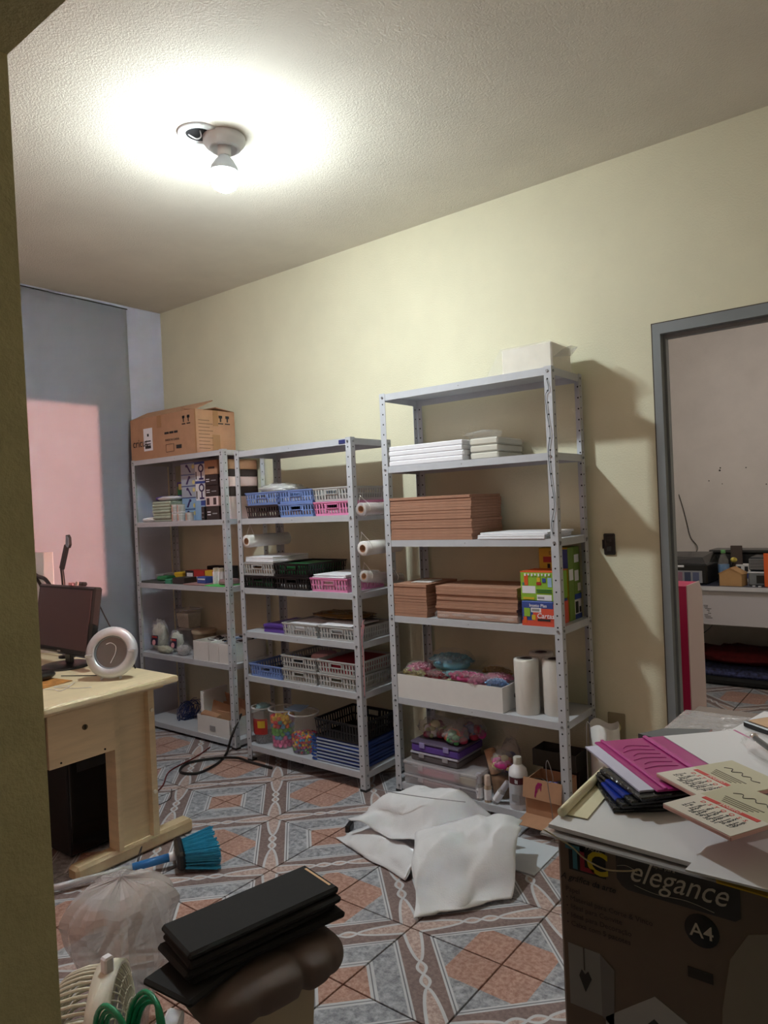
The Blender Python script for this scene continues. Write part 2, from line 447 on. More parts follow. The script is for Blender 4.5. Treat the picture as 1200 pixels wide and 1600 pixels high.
# ================================================================== STEEL SHELVES
def steel_shelf(label, X, Y, W, D, Ht, levels, side_panel=False):
    t = thing('steel_shelf', label, 'shelf', (X, Y, 0), 0, 'slotted steel shelves along the yellow wall')
    fl_, th = .034, .0022
    for sx in (0, 1):
        for sy in (0, 1):
            def X_(a): return a if sx == 0 else W-a
            def Y_(a): return a if sy == 0 else D-a
            b = MB()
            b.box(min(X_(0), X_(fl_)), max(X_(0), X_(fl_)), min(Y_(0), Y_(th)), max(Y_(0), Y_(th)), 0, Ht+.004)
            b.box(min(X_(0), X_(th)), max(X_(0), X_(th)), min(Y_(th), Y_(fl_)), max(Y_(th), Y_(fl_)), 0, Ht+.004)
            po = b.build('post', steel, t)
            h = MB(); n = int(Ht/.05)
            for k in range(n):
                z = .03+k*.05
                for (px, py, ax) in ((X_(.019), Y_(-.0004), 'y'), (X_(.019), Y_(th+.0004), 'y'), (X_(-.0004), Y_(.019), 'x'), (X_(th+.0004), Y_(.019), 'x')):
                    v = []
                    for q in range(6):
                        a = 2*PI*q/6
                        v.append((px+.0042*math.cos(a), py, z+.0042*math.sin(a)) if ax == 'y' else (px, py+.0042*math.cos(a), z+.0042*math.sin(a)))
                    h.add(v, [tuple(range(6))])
            h.build('bolt_holes', hole, po)['kind'] = 'stuff'
            MB().box(min(X_(-.002), X_(fl_+.002)), max(X_(-.002), X_(fl_+.002)), min(Y_(-.002), Y_(fl_+.002)), max(Y_(-.002), Y_(fl_+.002)), .0002, .012).build('foot_cap', black, po)
    g = .0026; lip = .032
    for z in levels:
        b = MB().box(g, W-g, g, D-g, z-.0015, z)
        b.box(g, W-g, g, g+.0015, z-lip, z-.0015).box(g, W-g, D-g-.0015, D-g, z-lip, z-.0015)
        b.box(g, g+.0015, g+.0015, D-g-.0015, z-lip, z-.0015).box(W-g-.0015, W-g, g+.0015, D-g-.0015, z-lip, z-.0015)
        bd = b.build('shelf_board', steel, t)
        bo = MB()
        for x in (.019, W-.019):
            bo.cyl((0, 0, 0), .0062, .004, 6, Matrix.Translation((x, 0, z-.016)) @ Matrix.Rotation(R(90), 4, 'X'))
            bo.cyl((0, 0, 0), .0062, .004, 6, Matrix.Translation((x, D, z-.016)) @ Matrix.Rotation(R(-90), 4, 'X'))
        for y in (.019, D-.019):
            bo.cyl((0, 0, 0), .0062, .004, 6, Matrix.Translation((W, y, z-.016)) @ Matrix.Rotation(R(90), 4, 'Y'))
        bo.cyl((0, 0, 0), .003, .0006, 6, Matrix.Translation((W*.5, g, z-.016)) @ Matrix.Rotation(R(90), 4, 'X'))
        bo.build('bolts', boltm, bd)['kind'] = 'stuff'
    return t
L1 = [.05, .51, .98, 1.39, 1.81]
L2 = [.095, .493, .745, .995, 1.39, 1.775]
L3 = [.05, .475, .88, 1.255, 1.62, 1.98]
steel_shelf('grey steel shelf in the corner with a cardboard carton on top', .113, -.365, .963, .33, 1.81, L1)
s2 = steel_shelf('grey steel shelf packed with slotted plastic baskets and candy jars', 1.273, -.443, .879, .33, 1.775, L2)
steel_shelf('tallest grey steel shelf holding brown envelope stacks, beside the doorway', 2.268, -.343, .92, .32, 1.98, L3)
MB().box(.80, .845, .0005, .0026, 1.749, 1.769).build('maker_sticker', M('navy', G(52, 58, 110), .4), s2)

# ---------------------------------------------------------------- baskets
BW, BD, BH = .262, .312, .072
def basket_meshes(W, D, Hh):
    b = MB(); th = .0035; tp = .008     # taper
    b.box(-W/2+tp, W/2-tp, -D/2+tp, D/2-tp, 0, .003)
    rows = ((.010, Hh*.44), (Hh*.52, Hh-.012))
    bands = ((.0, .012), (Hh*.44, Hh*.52), (Hh-.012, Hh-.006))
    def off(z): return tp*(1-z/Hh)
    def wall(length, place, handle):
        n = max(7, int(length/.019))
        for z0, z1 in bands:
            place(b, -length/2+.0, length/2, z0, z1)
        for k in range(n+1):
            s = -length/2+length*k/n
            hw = .0048 if 0 < k < n else .006
            for ri, (z0, z1) in enumerate(rows):
                if handle and ri == 1 and abs(s) < .036: continue
                place(b, max(-length/2, s-hw), min(length/2, s+hw), z0, z1)
        if handle:
            place(b, -.042, -.036, rows[1][0], rows[1][1]); place(b, .036, .042, rows[1][0], rows[1][1])
    def front(sg):
        def pl(b, a0, a1, z0, z1):
            o0, o1 = off(z0), off(z1)
            y0 = sg*(D/2-o0); y1 = sg*(D/2-o1)
            lo0, hi0 = sorted((y0, y0-sg*th)); lo1, hi1 = sorted((y1, y1-sg*th))
            b.frustum((max(a0, -W/2+o0), min(a1, W/2-o0), lo0, hi0), (max(a0, -W/2+o1), min(a1, W/2-o1), lo1, hi1), z0, z1)
        return pl
    def side(sg):
        def pl(b, a0, a1, z0, z1):
            o0, o1 = off(z0), off(z1)
            x0 = sg*(W/2-o0); x1 = sg*(W/2-o1)
            lo0, hi0 = sorted((x0, x0-sg*th)); lo1, hi1 = sorted((x1, x1-sg*th))
            b.frustum((lo0, hi0, max(a0, -D/2+o0), min(a1, D/2-o0)), (lo1, hi1, max(a0, -D/2+o1), min(a1, D/2-o1)), z0, z1)
        return pl
    wall(W, front(-1), True); wall(W, front(1), True); wall(D, side(-1), False); wall(D, side(1), False)
    r = MB(); e = .004; z0, z1 = Hh-.006, Hh
    r.box(-W/2-e+.002, W/2+e-.002, -D/2-e+.002, -D/2+e, z0, z1).box(-W/2-e+.002, W/2+e-.002, D/2-e, D/2+e-.002, z0, z1)
    r.box(-W/2-e+.002, -W/2+e, -D/2+e, D/2-e, z0, z1).box(W/2-e, W/2+e-.002, -D/2+e, D/2-e, z0, z1)
    hs = []
    for sg in (-1, 1):
        hg = MB(); hs.append(hg)
        y = sg*(D/2-off(Hh*.52)); a, c = sorted((y, y+sg*.004))
        hg.box(-.038, .038, a, c, Hh*.50, Hh*.55).box(-.038, .038, a, c, Hh-.016, Hh-.011)
        hg.box(-.042, -.036, a, c, Hh*.50, Hh-.011).box(.036, .042, a, c, Hh*.50, Hh-.011)
    return b.mesh('basket_body'), r.mesh('rim'), hs[0].mesh('handle'), hs[1].mesh('handle')
BM = basket_meshes(BW, BD, BH)
def basket(x, y, z, colour, label, group='slotted baskets on the steel shelf', rz=0, meshes=None):
    t = thing('plastic_basket', label, 'basket', (x, y, z), rz, group)
    for nm, me in zip(('basket_body', 'rim', 'handle', 'handle'), meshes or BM):
        if not me.materials: me.materials.append(None)
        o = link(nm, me, t); o.material_slots[0].link = 'OBJECT'; o.material_slots[0].material = bask[colour]
    return t
def inside_card(name, label, cat, x, y, z, mat, W=.21, D=.27, h=.012, rz=0, group=None):
    return slab(name, label, cat, x-W/2, x+W/2, y-D/2, y+D/2, z, z+h, mat, group, .002, rz)
by = -.443+BD/2+.0062
z2 = L2[4]
basket(1.476, by, z2, 'dark', 'dark brown basket under the periwinkle basket with a plastic bag')
basket(1.476, by, z2+BH+.001, 'blue', 'periwinkle blue basket with a clear bag heaped in it')
basket(1.741, by, z2, 'blue', 'blue basket under another blue one, next to the pink basket')
basket(1.741, by, z2+BH+.001, 'blue', 'empty-looking blue basket stacked on a second blue basket')
basket(2.004, by, z2, 'pink', 'pink basket with a pale grey basket stacked on it')
basket(2.004, by, z2+BH+.001, 'grey', 'pale grey basket stacked on the pink basket')
for (x, lab, mt) in ((1.476, 'cream card pieces inside the dark brown basket', cream), (1.741, 'tan papers inside the lower blue basket', kraft), (2.004, 'pale sheets inside the lower pink basket', white)):
    inside_card('paper_bundle', lab, 'paper', x, by, z2+.0035, mt, .2, .27, .035)
for (x, lab, mt) in ((1.476, 'beige packets inside the periwinkle basket', cream), (1.741, 'white packets inside the upper blue basket', white), (2.004, 'grey packets inside the pale grey basket', greyp)):
    inside_card('paper_bundle', lab, 'paper', x, by, z2+BH+.0045, mt, .2, .27, .035)
t = thing('plastic_bag', 'crinkled clear bag of white stuff lying on the periwinkle basket', 'bag', (1.50, by, z2+2*BH-.020))
lump(.115, .14, .035, .35, 3, 3).build('film', film2, t); lump(.095, .115, .027, .3, 3, 4).build('filling', whitebox, t, (0, 0, .004))
z3 = L2[3]
basket(1.418, by, z3, 'black', 'black basket under the pale grey basket topped with paper')
basket(1.418, by, z3+BH+.001, 'grey', 'pale grey basket topped with a ream of white paper')
basket(1.683, by, z3, 'black', 'lower of two black baskets beside the pink one')
basket(1.683, by, z3+BH+.001, 'black', 'upper of two black baskets holding a green folder')
basket(1.955, by, z3, 'pink', 'pink basket heaped with white paper sheets')
inside_card('green_folder', 'green folder showing inside the lower black basket', 'folder', 1.418, by, z3+.0035, green, .21, .28, .035)
inside_card('paper_bundle', 'brown papers inside the grey basket below the ream', 'paper', 1.418, by, z3+BH+.0045, kraft, .21, .28, .035)
inside_card('green_folder', 'green folder lying in the upper black basket', 'folder', 1.683, by, z3+BH+.0045, green, .22, .28, .060)
inside_card('paper_bundle', 'white papers inside the lower of the black baskets', 'paper', 1.683, by, z3+.0035, white, .2, .28, .025)
stack('paper_ream', 'flat white paper ream on the grey basket', 'paper', 'white reams on the grey basket', 1.31, 1.54, -.42, -.14, z3+2*BH+.002, z3+2*BH+.034, 3, white, .008)
stack('paper_sheets', 'loose white sheets heaped on the pink basket', 'paper', 'sheets on the pink basket', 1.845, 2.07, -.43, -.15, z3+BH+.001, z3+BH+.017, 3, white, .01)
inside_card('paper_bundle', 'pale papers filling the pink basket with the sheets', 'paper', 1.955, by, z3+.0035, whitebox, .21, .28, .06)
z4 = L2[2]
basket(1.729, by, z4, 'grey', 'grey basket beside the purple notebooks, holding film packets')
basket(1.999, by, z4, 'grey', 'grey basket beside the steel post with brown papers on it')
stack('notebook', 'flat purple notebook lying beside a grey basket', 'notebook', 'purple notebooks', 1.41, 1.585, -.40, -.14, z4, z4+.045, 3, purple, .004)
inside_card('paper_bundle', 'white packets filling the grey basket beside the notebooks', 'paper', 1.729, by, z4+.0035, white, .21, .28, .064)
inside_card('paper_bundle', 'grey papers filling the grey basket under the brown sheets', 'paper', 1.999, by, z4+.0035, greyp, .21, .28, .062)
slab('paper_sheet', 'white sheet on top of the grey basket by the post', 'paper', 1.88, 2.09, -.43, -.20, z4+BH+.001, z4+BH+.007, white, None, .002, .03)
ol = M('olive_film', G(128, 100, 52), .25, alpha=.85, bump=.5, bs=30)
tag(lump(.20, .10, .017, .4, 4, 11).build('plastic_wrap', ol, None, (1.86, -.215, z4+BH+.009)), 'olive brown plastic sheet spread over the two grey baskets', 'plastic sheet')
z5 = L2[1]
basket(1.445, by, z5, 'blue', 'single blue basket on the shelf with four grey ones')
basket(1.709, by, z5, 'grey', 'lower grey basket next to the single blue one')
basket(1.709, by, z5+BH+.001, 'grey', 'open grey basket with a dark handle, next to the blue one')
basket(1.980, by, z5, 'grey', 'lower grey basket under the one with red sheets')
basket(1.980, by, z5+BH+.001, 'grey', 'grey basket with red sheets inside')
inside_card('red_sheet', 'dark red sheet lying in a grey basket', 'paper', 1.980, by, z5+BH+.0045, M('crimson', G(150, 16, 44), .6), .22, .29, .060)
inside_card('paper_bundle', 'dark packets inside the open grey basket', 'paper', 1.709, by, z5+BH+.0045, M('charcoal', (.03, .03, .035), .6), .21, .28, .03)
for (x, lab) in ((1.709, 'pale packets inside the lower grey basket next to blue'), (1.98, 'pale packets inside the grey basket under the red sheets')):
    inside_card('paper_bundle', lab, 'paper', x, by, z5+.0035, cream, .21, .28, .03)
slab('pink_paper', 'small crumpled pink paper in the open grey basket', 'paper', 1.72, 1.83, -.36, -.24, z5+BH+.036, z5+2*BH+.006, M('pale_pink', G(222, 180, 186), .7), None, .01, .3)
inside_card('dark_cloth', 'dark cloth lying in the single blue basket', 'cloth', 1.445, by+.03, z5+.0035, M('navy_cloth', G(44, 50, 70), .8), .2, .22, .02)
# bottom level: candy jars and flat-packed baskets
def candy_jar(x, y, r0, r1, h, label, fillh, cols, br, tagm=None):
    t = thing('candy_jar', label, 'jar', (x, y, L2[0]), 0, 'clear jars on the bottom shelf')
    MB().lathe([(.0, .001), (r0, .001), (r1, h), (r1+.004, h+.002), (r1+.004, h-.006), (r1-.001, h-.006), (r0-.0015, .003), (0, .003)], 26, None, False, False).build('jar_body', film, t)
    MB().lathe([(r1-.002, h-.003), (r1+.005, h-.003), (r1+.005, h+.004), (r1-.002, h+.004)], 26, None, False, False).build('rim', M('rim_clear', (.8, .8, .8), .2, alpha=.6), t)
    groups = {}
    z = .004+br; k = 0
    while z < fillh:
        rr = r0+(r1-r0)*z/h-br-.002
        for ring in (rr, rr-2.0*br, rr-4*br):
            if ring < br*.6: continue
            n = max(1, int(2*PI*ring/(2.05*br)))
            for q in range(n):
                a = 2*PI*(q+.5*(k % 2))/n+random.uniform(-.05, .05)
                c = cols(z/fillh); groups.setdefault(c, MB()).ball((ring*math.cos(a), ring*math.sin(a), z+random.uniform(-.15, .15)*br), br, 6)
        z += 1.75*br; k += 1
    for c, b in groups.items():
        o = b.build('candies', M('candy_%02d%02d%02d' % tuple(int(x*99) for x in c), c, .25), t); o['kind'] = 'stuff'
    if tagm:
        v = []; f = []; rr = r0+(r1-r0)*.5+.001
        for k in range(9):
            a = R(-135+k*14); v += [(rr*.985*math.cos(a), rr*.985*math.sin(a), h*.28), (rr*1.02*math.cos(a), rr*1.02*math.sin(a), h*.72)]
        for k in range(8): f.append((2*k, 2*k+2, 2*k+3, 2*k+1))
        lb = MB().add(v, f, True).build('jar_label', red, t)
        v2 = [(p[0]*1.006, p[1]*1.006, h*.40+(p[2]-h*.28)*.6) for p in v]
        MB().add(v2[8:16], [(0, 2, 3, 1), (2, 4, 5, 3), (4, 6, 7, 5)], True).build('label_panel', yel, lb)
    return t
cR, cY, cG, cB, cP, cO = G(200, 34, 44), G(240, 190, 40), G(96, 176, 60), G(80, 150, 200), G(224, 90, 150), G(230, 110, 40)
j = candy_jar(1.330, -.362, .052, .066, .205, 'jar with a red and yellow label and grey filling', .055, lambda f: G(110, 110, 112), .006, True)
tag(lump(.045, .045, .018, .5, 4, 21).build('cellophane', M('aqua_film', G(150, 190, 196), .2, alpha=.6), j, (0, 0, .185)), None, None)
def c2(f):
    return random.choice(([cP] if f < .3 else [cB, cB, cP] if f < .42 else [cG, cG, cB] if f < .55 else [cO, cR, cB] if f < .72 else [cY, cY, cR, cO, G(60, 140, 130)]))
candy_jar(1.485, -.36, .060, .076, .215, 'tall jar full of large colourful gumballs in layers', .19, c2, .0125)
candy_jar(1.653, -.358, .066, .082, .215, 'jar half filled with small mixed coloured beads', .105, lambda f: random.choice([cR, cY, cP, cO, cR, G(90, 20, 40), cB]) if f > .3 else random.choice([G(60, 30, 60), cR, G(70, 50, 110), cG]), .0078)
tag(MB().add([(-.05, -.04, 0), (.06, -.05, .004), (.055, .05, .012), (-.04, .05, .004), (-.05, -.04, .003), (.06, -.05, .007), (.055, .05, .015), (-.04, .05, .007)],
    [(0, 3, 2, 1), (4, 5, 6, 7), (0, 1, 5, 4), (1, 2, 6, 5), (2, 3, 7, 6), (3, 0, 4, 7)]).build('paper_note', sky, None, (1.58, -.345, L2[0]+.221), (0, R(3), .2)),
    'pale blue leaflet lying on the rims of the candy jars', 'leaflet')
FB = basket_meshes(.30, .31, .016)
for k in range(7):
    t = thing('flat_crate', 'blue flat crate under the black basket, '+(ORD[k] if k < 6 else 'topmost'), 'crate', (1.958+random.uniform(-.005, .005), by+.012, L2[0]+k*.0185), random.uniform(-.02, .02), 'pile of blue flat crates')
    MB().rbox(-.155, .155, -.155, .155, 0, .0165, .003).build('tray', M('crate_blue', G(38, 66, 140), .35), t)
    MB().box(-.150, .150, -.1575, -.155, .005, .012).build('clear_edge', M('clear_edge', G(170, 180, 196), .2), t)
    MB().tube([(-.155, -.15, .004), (-.168, -.165, .012), (-.17, -.168, .02)], .006).build('bent_corner', M('crate_blue2', G(50, 90, 180), .3), t)
BB = basket_meshes(.30, .31, .10)
basket(1.962, by+.001, L2[0]+7*.0185+.001, 'black', 'large black basket on the pile of blue flat crates', 'slotted baskets on the steel shelf', 0, BB)

# rolls hung between the shelves
def film_roll(x, z, label, length=.34, y0=-.455, r=.038, hang=None, mat=None, rx=0):
    t = thing('film_roll', label, 'roll', (x, y0, z), (rx, 0, 0), 'rolls slung in the shelf gaps')
    m = Matrix.Rotation(R(-90), 4, 'X')
    MB().lathe([(r*.55, 0), (r*.97, 0), (r, .004), (r, length-.004), (r*.97, length), (r*.55, length), (r*.55, 0)], 22, m, False, False).build('wound_sheet', mat or whitebox, t)
    MB().lathe([(r*.54, -.001), (r*.48, -.001), (r*.48, length+.001), (r*.54, length+.001), (r*.54, -.001)], 18, m, False, False).build('core', kraft, t)
    if hang:
        for yy in (.03, length-.06):
            MB().tube([(hang[0], yy, hang[1]), (r+.002, yy, .01), (0, yy, -r-.002), (-r-.002, yy, .01), (hang[0], yy+.004, hang[1])], .0012, 5).build('string', whitebox, t)
film_roll(1.352, 1.262, 'white roll lying across above the paper ream', .32, -.45, .036, (0, .096))
film_roll(2.211, 1.415, 'cellophane roll tied highest in the gap between the steel shelves', .30, -.455, .034, (-.03, .07), film2)
film_roll(2.211, 1.222, 'white roll tied in the middle of the gap between shelves', .30, -.455, .036, (-.03, .08))
film_roll(2.211, 1.085, 'cellophane roll tied lowest in the gap, drooping at the back', .30, -.455, .03, (-.03, .07), film2, R(-8))
tag(MB().tube([(2.156, -.40, .86), (2.166, -.425, .85), (2.158, -.43, .80), (2.163, -.432, .7), (2.162, -.43, .6), (2.163, -.432, .48)], .002, 5).tube([(2.158, -.43, .81), (2.17, -.42, .84), (2.162, -.43, .78)], .002, 5).build('ribbon', pinkp),
    'thin pink ribbon dangling down the steel post', 'ribbon')

# ================================================================== CORNER SHELF CONTENT
# big carton on top
W_, D_, H_ = .712, .31, .275
ct = thing('cardboard_carton', 'large brown cardboard carton with open flaps on the corner shelf', 'carton', (.47, -.205, 1.81))
open_box_mb(W_, D_, H_, .005).build('carton_body', kraft, ct)
MB().box(-W_/2, W_/2, 0, .15, -.0025, .0025).build('flap', kraft, ct, (0, -D_/2+.003, H_), (R(25), 0, 0))
MB().box(-.15, 0, -D_/2+.01, D_/2-.01, -.0025, .0025).build('flap', kraft, ct, (W_/2-.003, 0, H_-.002), (0, R(10), 0))
MB().box(-W_/2, W_/2, -.15, 0, -.0025, .0025).build('flap', kraft, ct, (0, D_/2-.003, H_), (R(-8), 0, 0))
tape = M('parcel_tape', G(158, 116, 74), .3)
MB().box(.0, .045, -D_/2-.001, -D_/2, H_-.08, H_).build('tape', tape, ct, (-.05, 0, 0))
MB().box(W_/2, W_/2+.001, -.03, .03, .02, .12).build('tape', tape, ct)
MB().box(W_/2, W_/2+.001, -.02, .02, H_-.10, H_).build('tape', tape, ct)
MB().box(W_/2-.012, W_/2+.001, -D_/2-.001, -D_/2, 0, H_).build('tape', tape, ct)
lb = MB().box(-.05, .05, -D_/2-.0014, -D_/2, .055, .205).build('shipping_label', white, ct, (-.155, 0, 0))
for z in (.07, .095, .115): MB().box(-.035, .03, -D_/2-.002, -D_/2-.0013, z, z+.008+(z == .07)*.012).build('print_line', ink, lb)
MB().box(-.008, .010, -D_/2-.002, -D_/2-.0013, .15, .168).build('print_mark', ink, lb)
ty = -D_/2-.0022
text('cricut', .075, ink, ct, (-.245, ty, .088), ax='CENTER')
MB().box(.03, .075, ty, ty+.001, .146, .160).box(.083, .125, ty, ty+.001, .146, .160).box(.133, .17, ty, ty+.001, .146, .160).build('print_line', ink, ct); text('MADE IN CHINA', .020, ink, ct, (.11, ty, .10))
for (a, b_, c_, d_) in ((.04, .125, .03, .032), (.04, .125, .078, .080), (.04, .042, .03, .08), (.123, .125, .03, .08)):
    MB().box(a, b_, ty, ty+.001, c_, d_).build('print_line', ink, ct)
MB().box(.15, .205, ty, ty+.001, .045, .068).build('print_mark', ink, ct)
for x in (.235, .285):
    MB().box(x-.004, x+.004, ty, ty+.001, .205, .245).box(x-.018, x+.018, ty, ty+.001, .19, .197).box(x-.012, x+.012, ty, ty+.001, .228, .245).build('handling_mark', ink, ct)
for yy in (.04, .095):
    MB().box(W_/2, W_/2+.0015, yy-.005, yy+.005, .205, .245).box(W_/2, W_/2+.0015, yy-.02, yy+.02, .19, .197).box(W_/2, W_/2+.0015, yy-.014, yy+.014, .228, .245).build('handling_mark', ink, ct)
for k in range(9):
    MB().box(W_/2, W_/2+.0015, -.135, -.135+(.11 if k % 2 else .085), .03+k*.022, .034+k*.022).build('print_line', M('faded_ink', G(110, 84, 60), .8), ct)

# --- second level of the corner shelf
z = L1[3]
t = thing('sugar_bag', 'crumpled white and purple packet at the end of the shelf', 'bag', (.235, -.30, z), .2)
lump(.085, .04, .016, .35, 3, 31).build('packet', whitebox, t); lump(.04, .028, .02, .4, 4, 33).build('printed_end', M('violet_print', G(86, 66, 140), .4), t, (.065, 0, 0))
stack('paper_pad', 'pale green pad in the pile under a purple and white packet', 'pad', 'pile of pale green pads', .30, .50, -.345, -.19, z, z+.135, 7, M('pale_green_pad', G(176, 188, 172), .6, var=.08), .008, .006)
t = thing('snack_packet', 'puffy white and purple packet lying on the pad pile', 'packet', (.40, -.27, z+.136), -.1)
lump(.11, .07, .016, .15, 2, 35).build('packet', white, t); lump(.05, .05, .016, .2, 2, 36).build('printed_end', M('violet_print', G(86, 66, 140), .4), t, (-.06, -.015, .0015))
def tin(x, y, z, lab):
    t = thing('small_tin', lab, 'tin', (x, y, z), 0, 'little striped tins')
    MB().lathe([(.024, 0), (.025, .003), (.025, .046), (.024, .049)], 18).build('tin_body', white, t)
    v = MB().lathe([(.0254, .008), (.0254, .042)], 18, None, False, False); v.build('tin_label', M('tin_grey', G(196, 200, 200), .4), t)
    vv = []
    for k in range(4): a = R(-128+k*14); vv += [(.0259*math.cos(a), .0259*math.sin(a), .004), (.0259*math.cos(a), .0259*math.sin(a), .046)]
    MB().add(vv, [(0, 2, 3, 1), (2, 4, 5, 3), (4, 6, 7, 5)], True).build('tin_stripe', M('tin_peach', G(214, 160, 140), .4), t)
    MB().lathe([(.0262, .046), (.0262, .053), (.024, .054)], 18).build('lid', M('tin_lid', G(200, 204, 204), .3, .6), t)
for (x, n) in ((.545, 2), (.605, 2), (.69, 1)):
    for k in range(n): tin(x, -.335, z+k*.0545, 'little white and peach tin, '+(('upper', 'lower')[k == 0]+' of the pair '+('next to the pads' if x < .57 else 'next to the single tin') if n == 2 else 'standing singly by the blue cartons'))
lampface = [('F', 0, 1, .94, 1, blue)]
paleb = M('pale_box', G(170, 180, 196), .5)
for k in range(5):
    c = carton('lamp_box', ('pale blue' if k > 1 else 'sky blue')+' lamp carton in the pile of five, '+(ORD[k] if k < 4 else 'topmost'), 'carton', .50, .655, -.25, -.06, z+k*.0756, z+(k+1)*.0756-.0006, paleb if k > 1 else sky, lampface, 'lamp cartons')
    lpm = M('lamp_print', G(62, 48, 104), .5); rx_ = Matrix.Rotation(R(90), 4, 'X'); sg = 1 if k % 2 else -1
    MB().prism([(-.022*sg-.006, .012), (-.022*sg+.012, .010), (.012*sg+.008, .062), (.012*sg-.006, .064)][::1], .0952, .0960, rx_).build('printed_lamp', lpm, c)
    MB().prism([(.012*sg+.012*math.cos(2*PI*q/10), .055+.010*math.sin(2*PI*q/10)) for q in range(10)], .0952, .0962, rx_).build('printed_lamp_head', lpm, c)
    MB().prism([(.055+.014*math.cos(2*PI*q/12), (.022 if k % 2 else .048)+.014*math.sin(2*PI*q/12)) for q in range(12)], .0952, .0960, rx_).build('printed_glow', M('lemon_print', G(222, 210, 140), .5), c)
carton('blue_box', 'light blue carton under the two tall magnifier cartons', 'carton', .662, .768, -.27, -.07, z, z+.125, sky, [('F', .6, 1, .75, 1, blue), ('F', .82, .95, .1, .7, white)])
for k in range(2):
    c = carton('magnifier_box', 'tall white carton with a standing magnifier printed on it, '+('upper one' if k else 'lower one'), 'carton', .662, .768, -.26, -.07, z+.126+k*.125, z+.126+(k+1)*.125-.0006, white, [('F', 0, 1, .88, 1, blue), ('F', .08, .16, .1, .5, ink), ('R', 0, 1, 0, 1, blue)], 'magnifier cartons')
    MB().lathe([(.017, 0), (.027, 0), (.027, .001), (.017, .001)], 16, None, False, False).build('printed_lens', M('lamp_print', G(62, 48, 104), .5), c, (.012, -.0965, .082), (R(90), 0, 0))
    MB().box(.006, .018, -.0965, -.095, .015, .055).box(-.01, .034, -.0965, -.095, .008, .02).build('printed_stand', M('lamp_print', G(62, 48, 104), .5), c)
for k in range(3):
    carton('green_box', 'green and purple carton piled behind the pads, '+ORD[k] if k < 2 else 'topmost green and purple carton behind the pads, with a yellow print', 'carton', .36, .492, -.18, -.05, z+k*.088, z+(k+1)*.088-.0006, green, [('F', 0, 1, .65, 1, M('violet_print', G(86, 66, 140), .4))]+([('F', .1, .4, .4, .85, M('lemon_print', G(222, 210, 140), .5))] if k == 2 else []), 'green cartons')
slab('beige_box', 'small beige box on top of the green cartons', 'box', .40, .492, -.17, -.06, z+.265, z+.375, M('beige_card', G(128, 118, 100), .7))
bl = [('F', .1, .35, .55, .62, white), ('F', .1, .35, .35, .42, white), ('F', .5, .85, .42, .5, greyp)]
lbl = [('F', .08, .3, .15, .85, M('dark_print', G(60, 40, 44), .5)), ('F', .6, .82, .15, .85, M('dark_print', G(60, 40, 44), .5))]
pwh = M('pink_white_card', G(230, 206, 206), .5)
zz = z
for i, (h, m_, pr, lab) in enumerate(((.085, brownbox, bl, 'dark carton at the bottom, right of the blue cartons'), (.062, pwh, lbl, 'pale pink carton between dark cartons, over the bottom one'), (.068, brownbox, bl, 'dark carton just above the pale pink carton'), (.068, brownbox, bl, 'dark carton just under the brown kraft box'), (.09, kraft, [('F', .3, .8, .4, .55, brownbox)], 'orange brown kraft box on the dark cartons'))):
    carton('product_box', lab, 'carton', .812, .938, -.30, -.06, zz, zz+h-.0008, m_, pr); zz += h
zz = z
for i, (h, m_, pr, lab) in enumerate(((.14, pwh, lbl, 'tall pale pink carton standing by the steel post'), (.06, brownbox, bl, 'dark carton on the tall pale pink carton'), (.062, pwh, lbl, 'pale pink carton near the top by the post'), (.045, brownbox, bl, 'flat dark carton under the small kraft box'), (.062, kraft, [('F', .3, .8, .4, .55, brownbox)], 'small kraft box on top by the post'))):
    carton('product_box', lab, 'carton', .944, 1.036, -.29, -.06, zz, zz+h-.0008, m_, pr); zz += h
carton('product_box', 'narrow black carton between blue and dark cartons', 'carton', .775, .806, -.31, -.1, z, z+.085, black, [('F', .2, .8, .2, .25, greyp), ('F', .2, .8, .5, .55, greyp)])
tag(lump(.03, .05, .018, .3, 3, 41).build('plastic_bag', film2, None, (.79, -.2, z+.0855)), 'small clear bag on the narrow black carton', 'bag')

# --- third level: flat packets and small boxes
z = L1[2]
slab('flat_folder', 'dark grey folder lying flat at the end of the shelf', 'folder', .15, .41, -.355, -.10, z, z+.014, M('folder_grey', G(70, 76, 74), .6), None, .002)
slab('green_case', 'green case lying on the dark grey folder', 'case', .29, .40, -.33, -.25, z+.015, z+.045, green, None, .008)
slab('green_card', 'teal green card at the edge of the folder', 'card', .405, .475, -.345, -.27, z+.0005, z+.03, M('teal_print', G(60, 140, 110), .5), None, .004)
slab('yellow_packet', 'small yellow packet behind the green case', 'packet', .33, .43, -.22, -.14, z+.0145, z+.062, yel, None, .006)
slab('grey_packet', 'grey packet in the corner of the dark folder', 'packet', .17, .27, -.26, -.13, z+.0145, z+.05, greyp, None, .008)
slab('black_case', 'black case between the green card and the pink papers', 'case', .478, .61, -.34, -.24, z, z+.042, black, None, .004)
carton('red_box', 'red carton with black and yellow print, behind the black case', 'carton', .46, .66, -.22, -.13, z, z+.078, red, [('F', 0, .45, .2, 1, ink), ('F', .08, .4, .45, .8, white), ('F', .55, .75, .3, .5, white)])
carton('yellow_box', 'yellow and orange carton next to the red one', 'carton', .665, .775, -.22, -.13, z, z+.08, yel, [('F', .7, 1, 0, 1, orange)])
carton('blue_small_box', 'small blue carton with white print beside the white bottles', 'carton', .70, .79, -.31, -.25, z+.0085, z+.05, blue, [('F', .1, .9, .55, .75, white)])
slab('black_tray', 'dark flat box at the back of the shelf', 'box', .56, .80, -.12, -.05, z, z+.10, blackm)
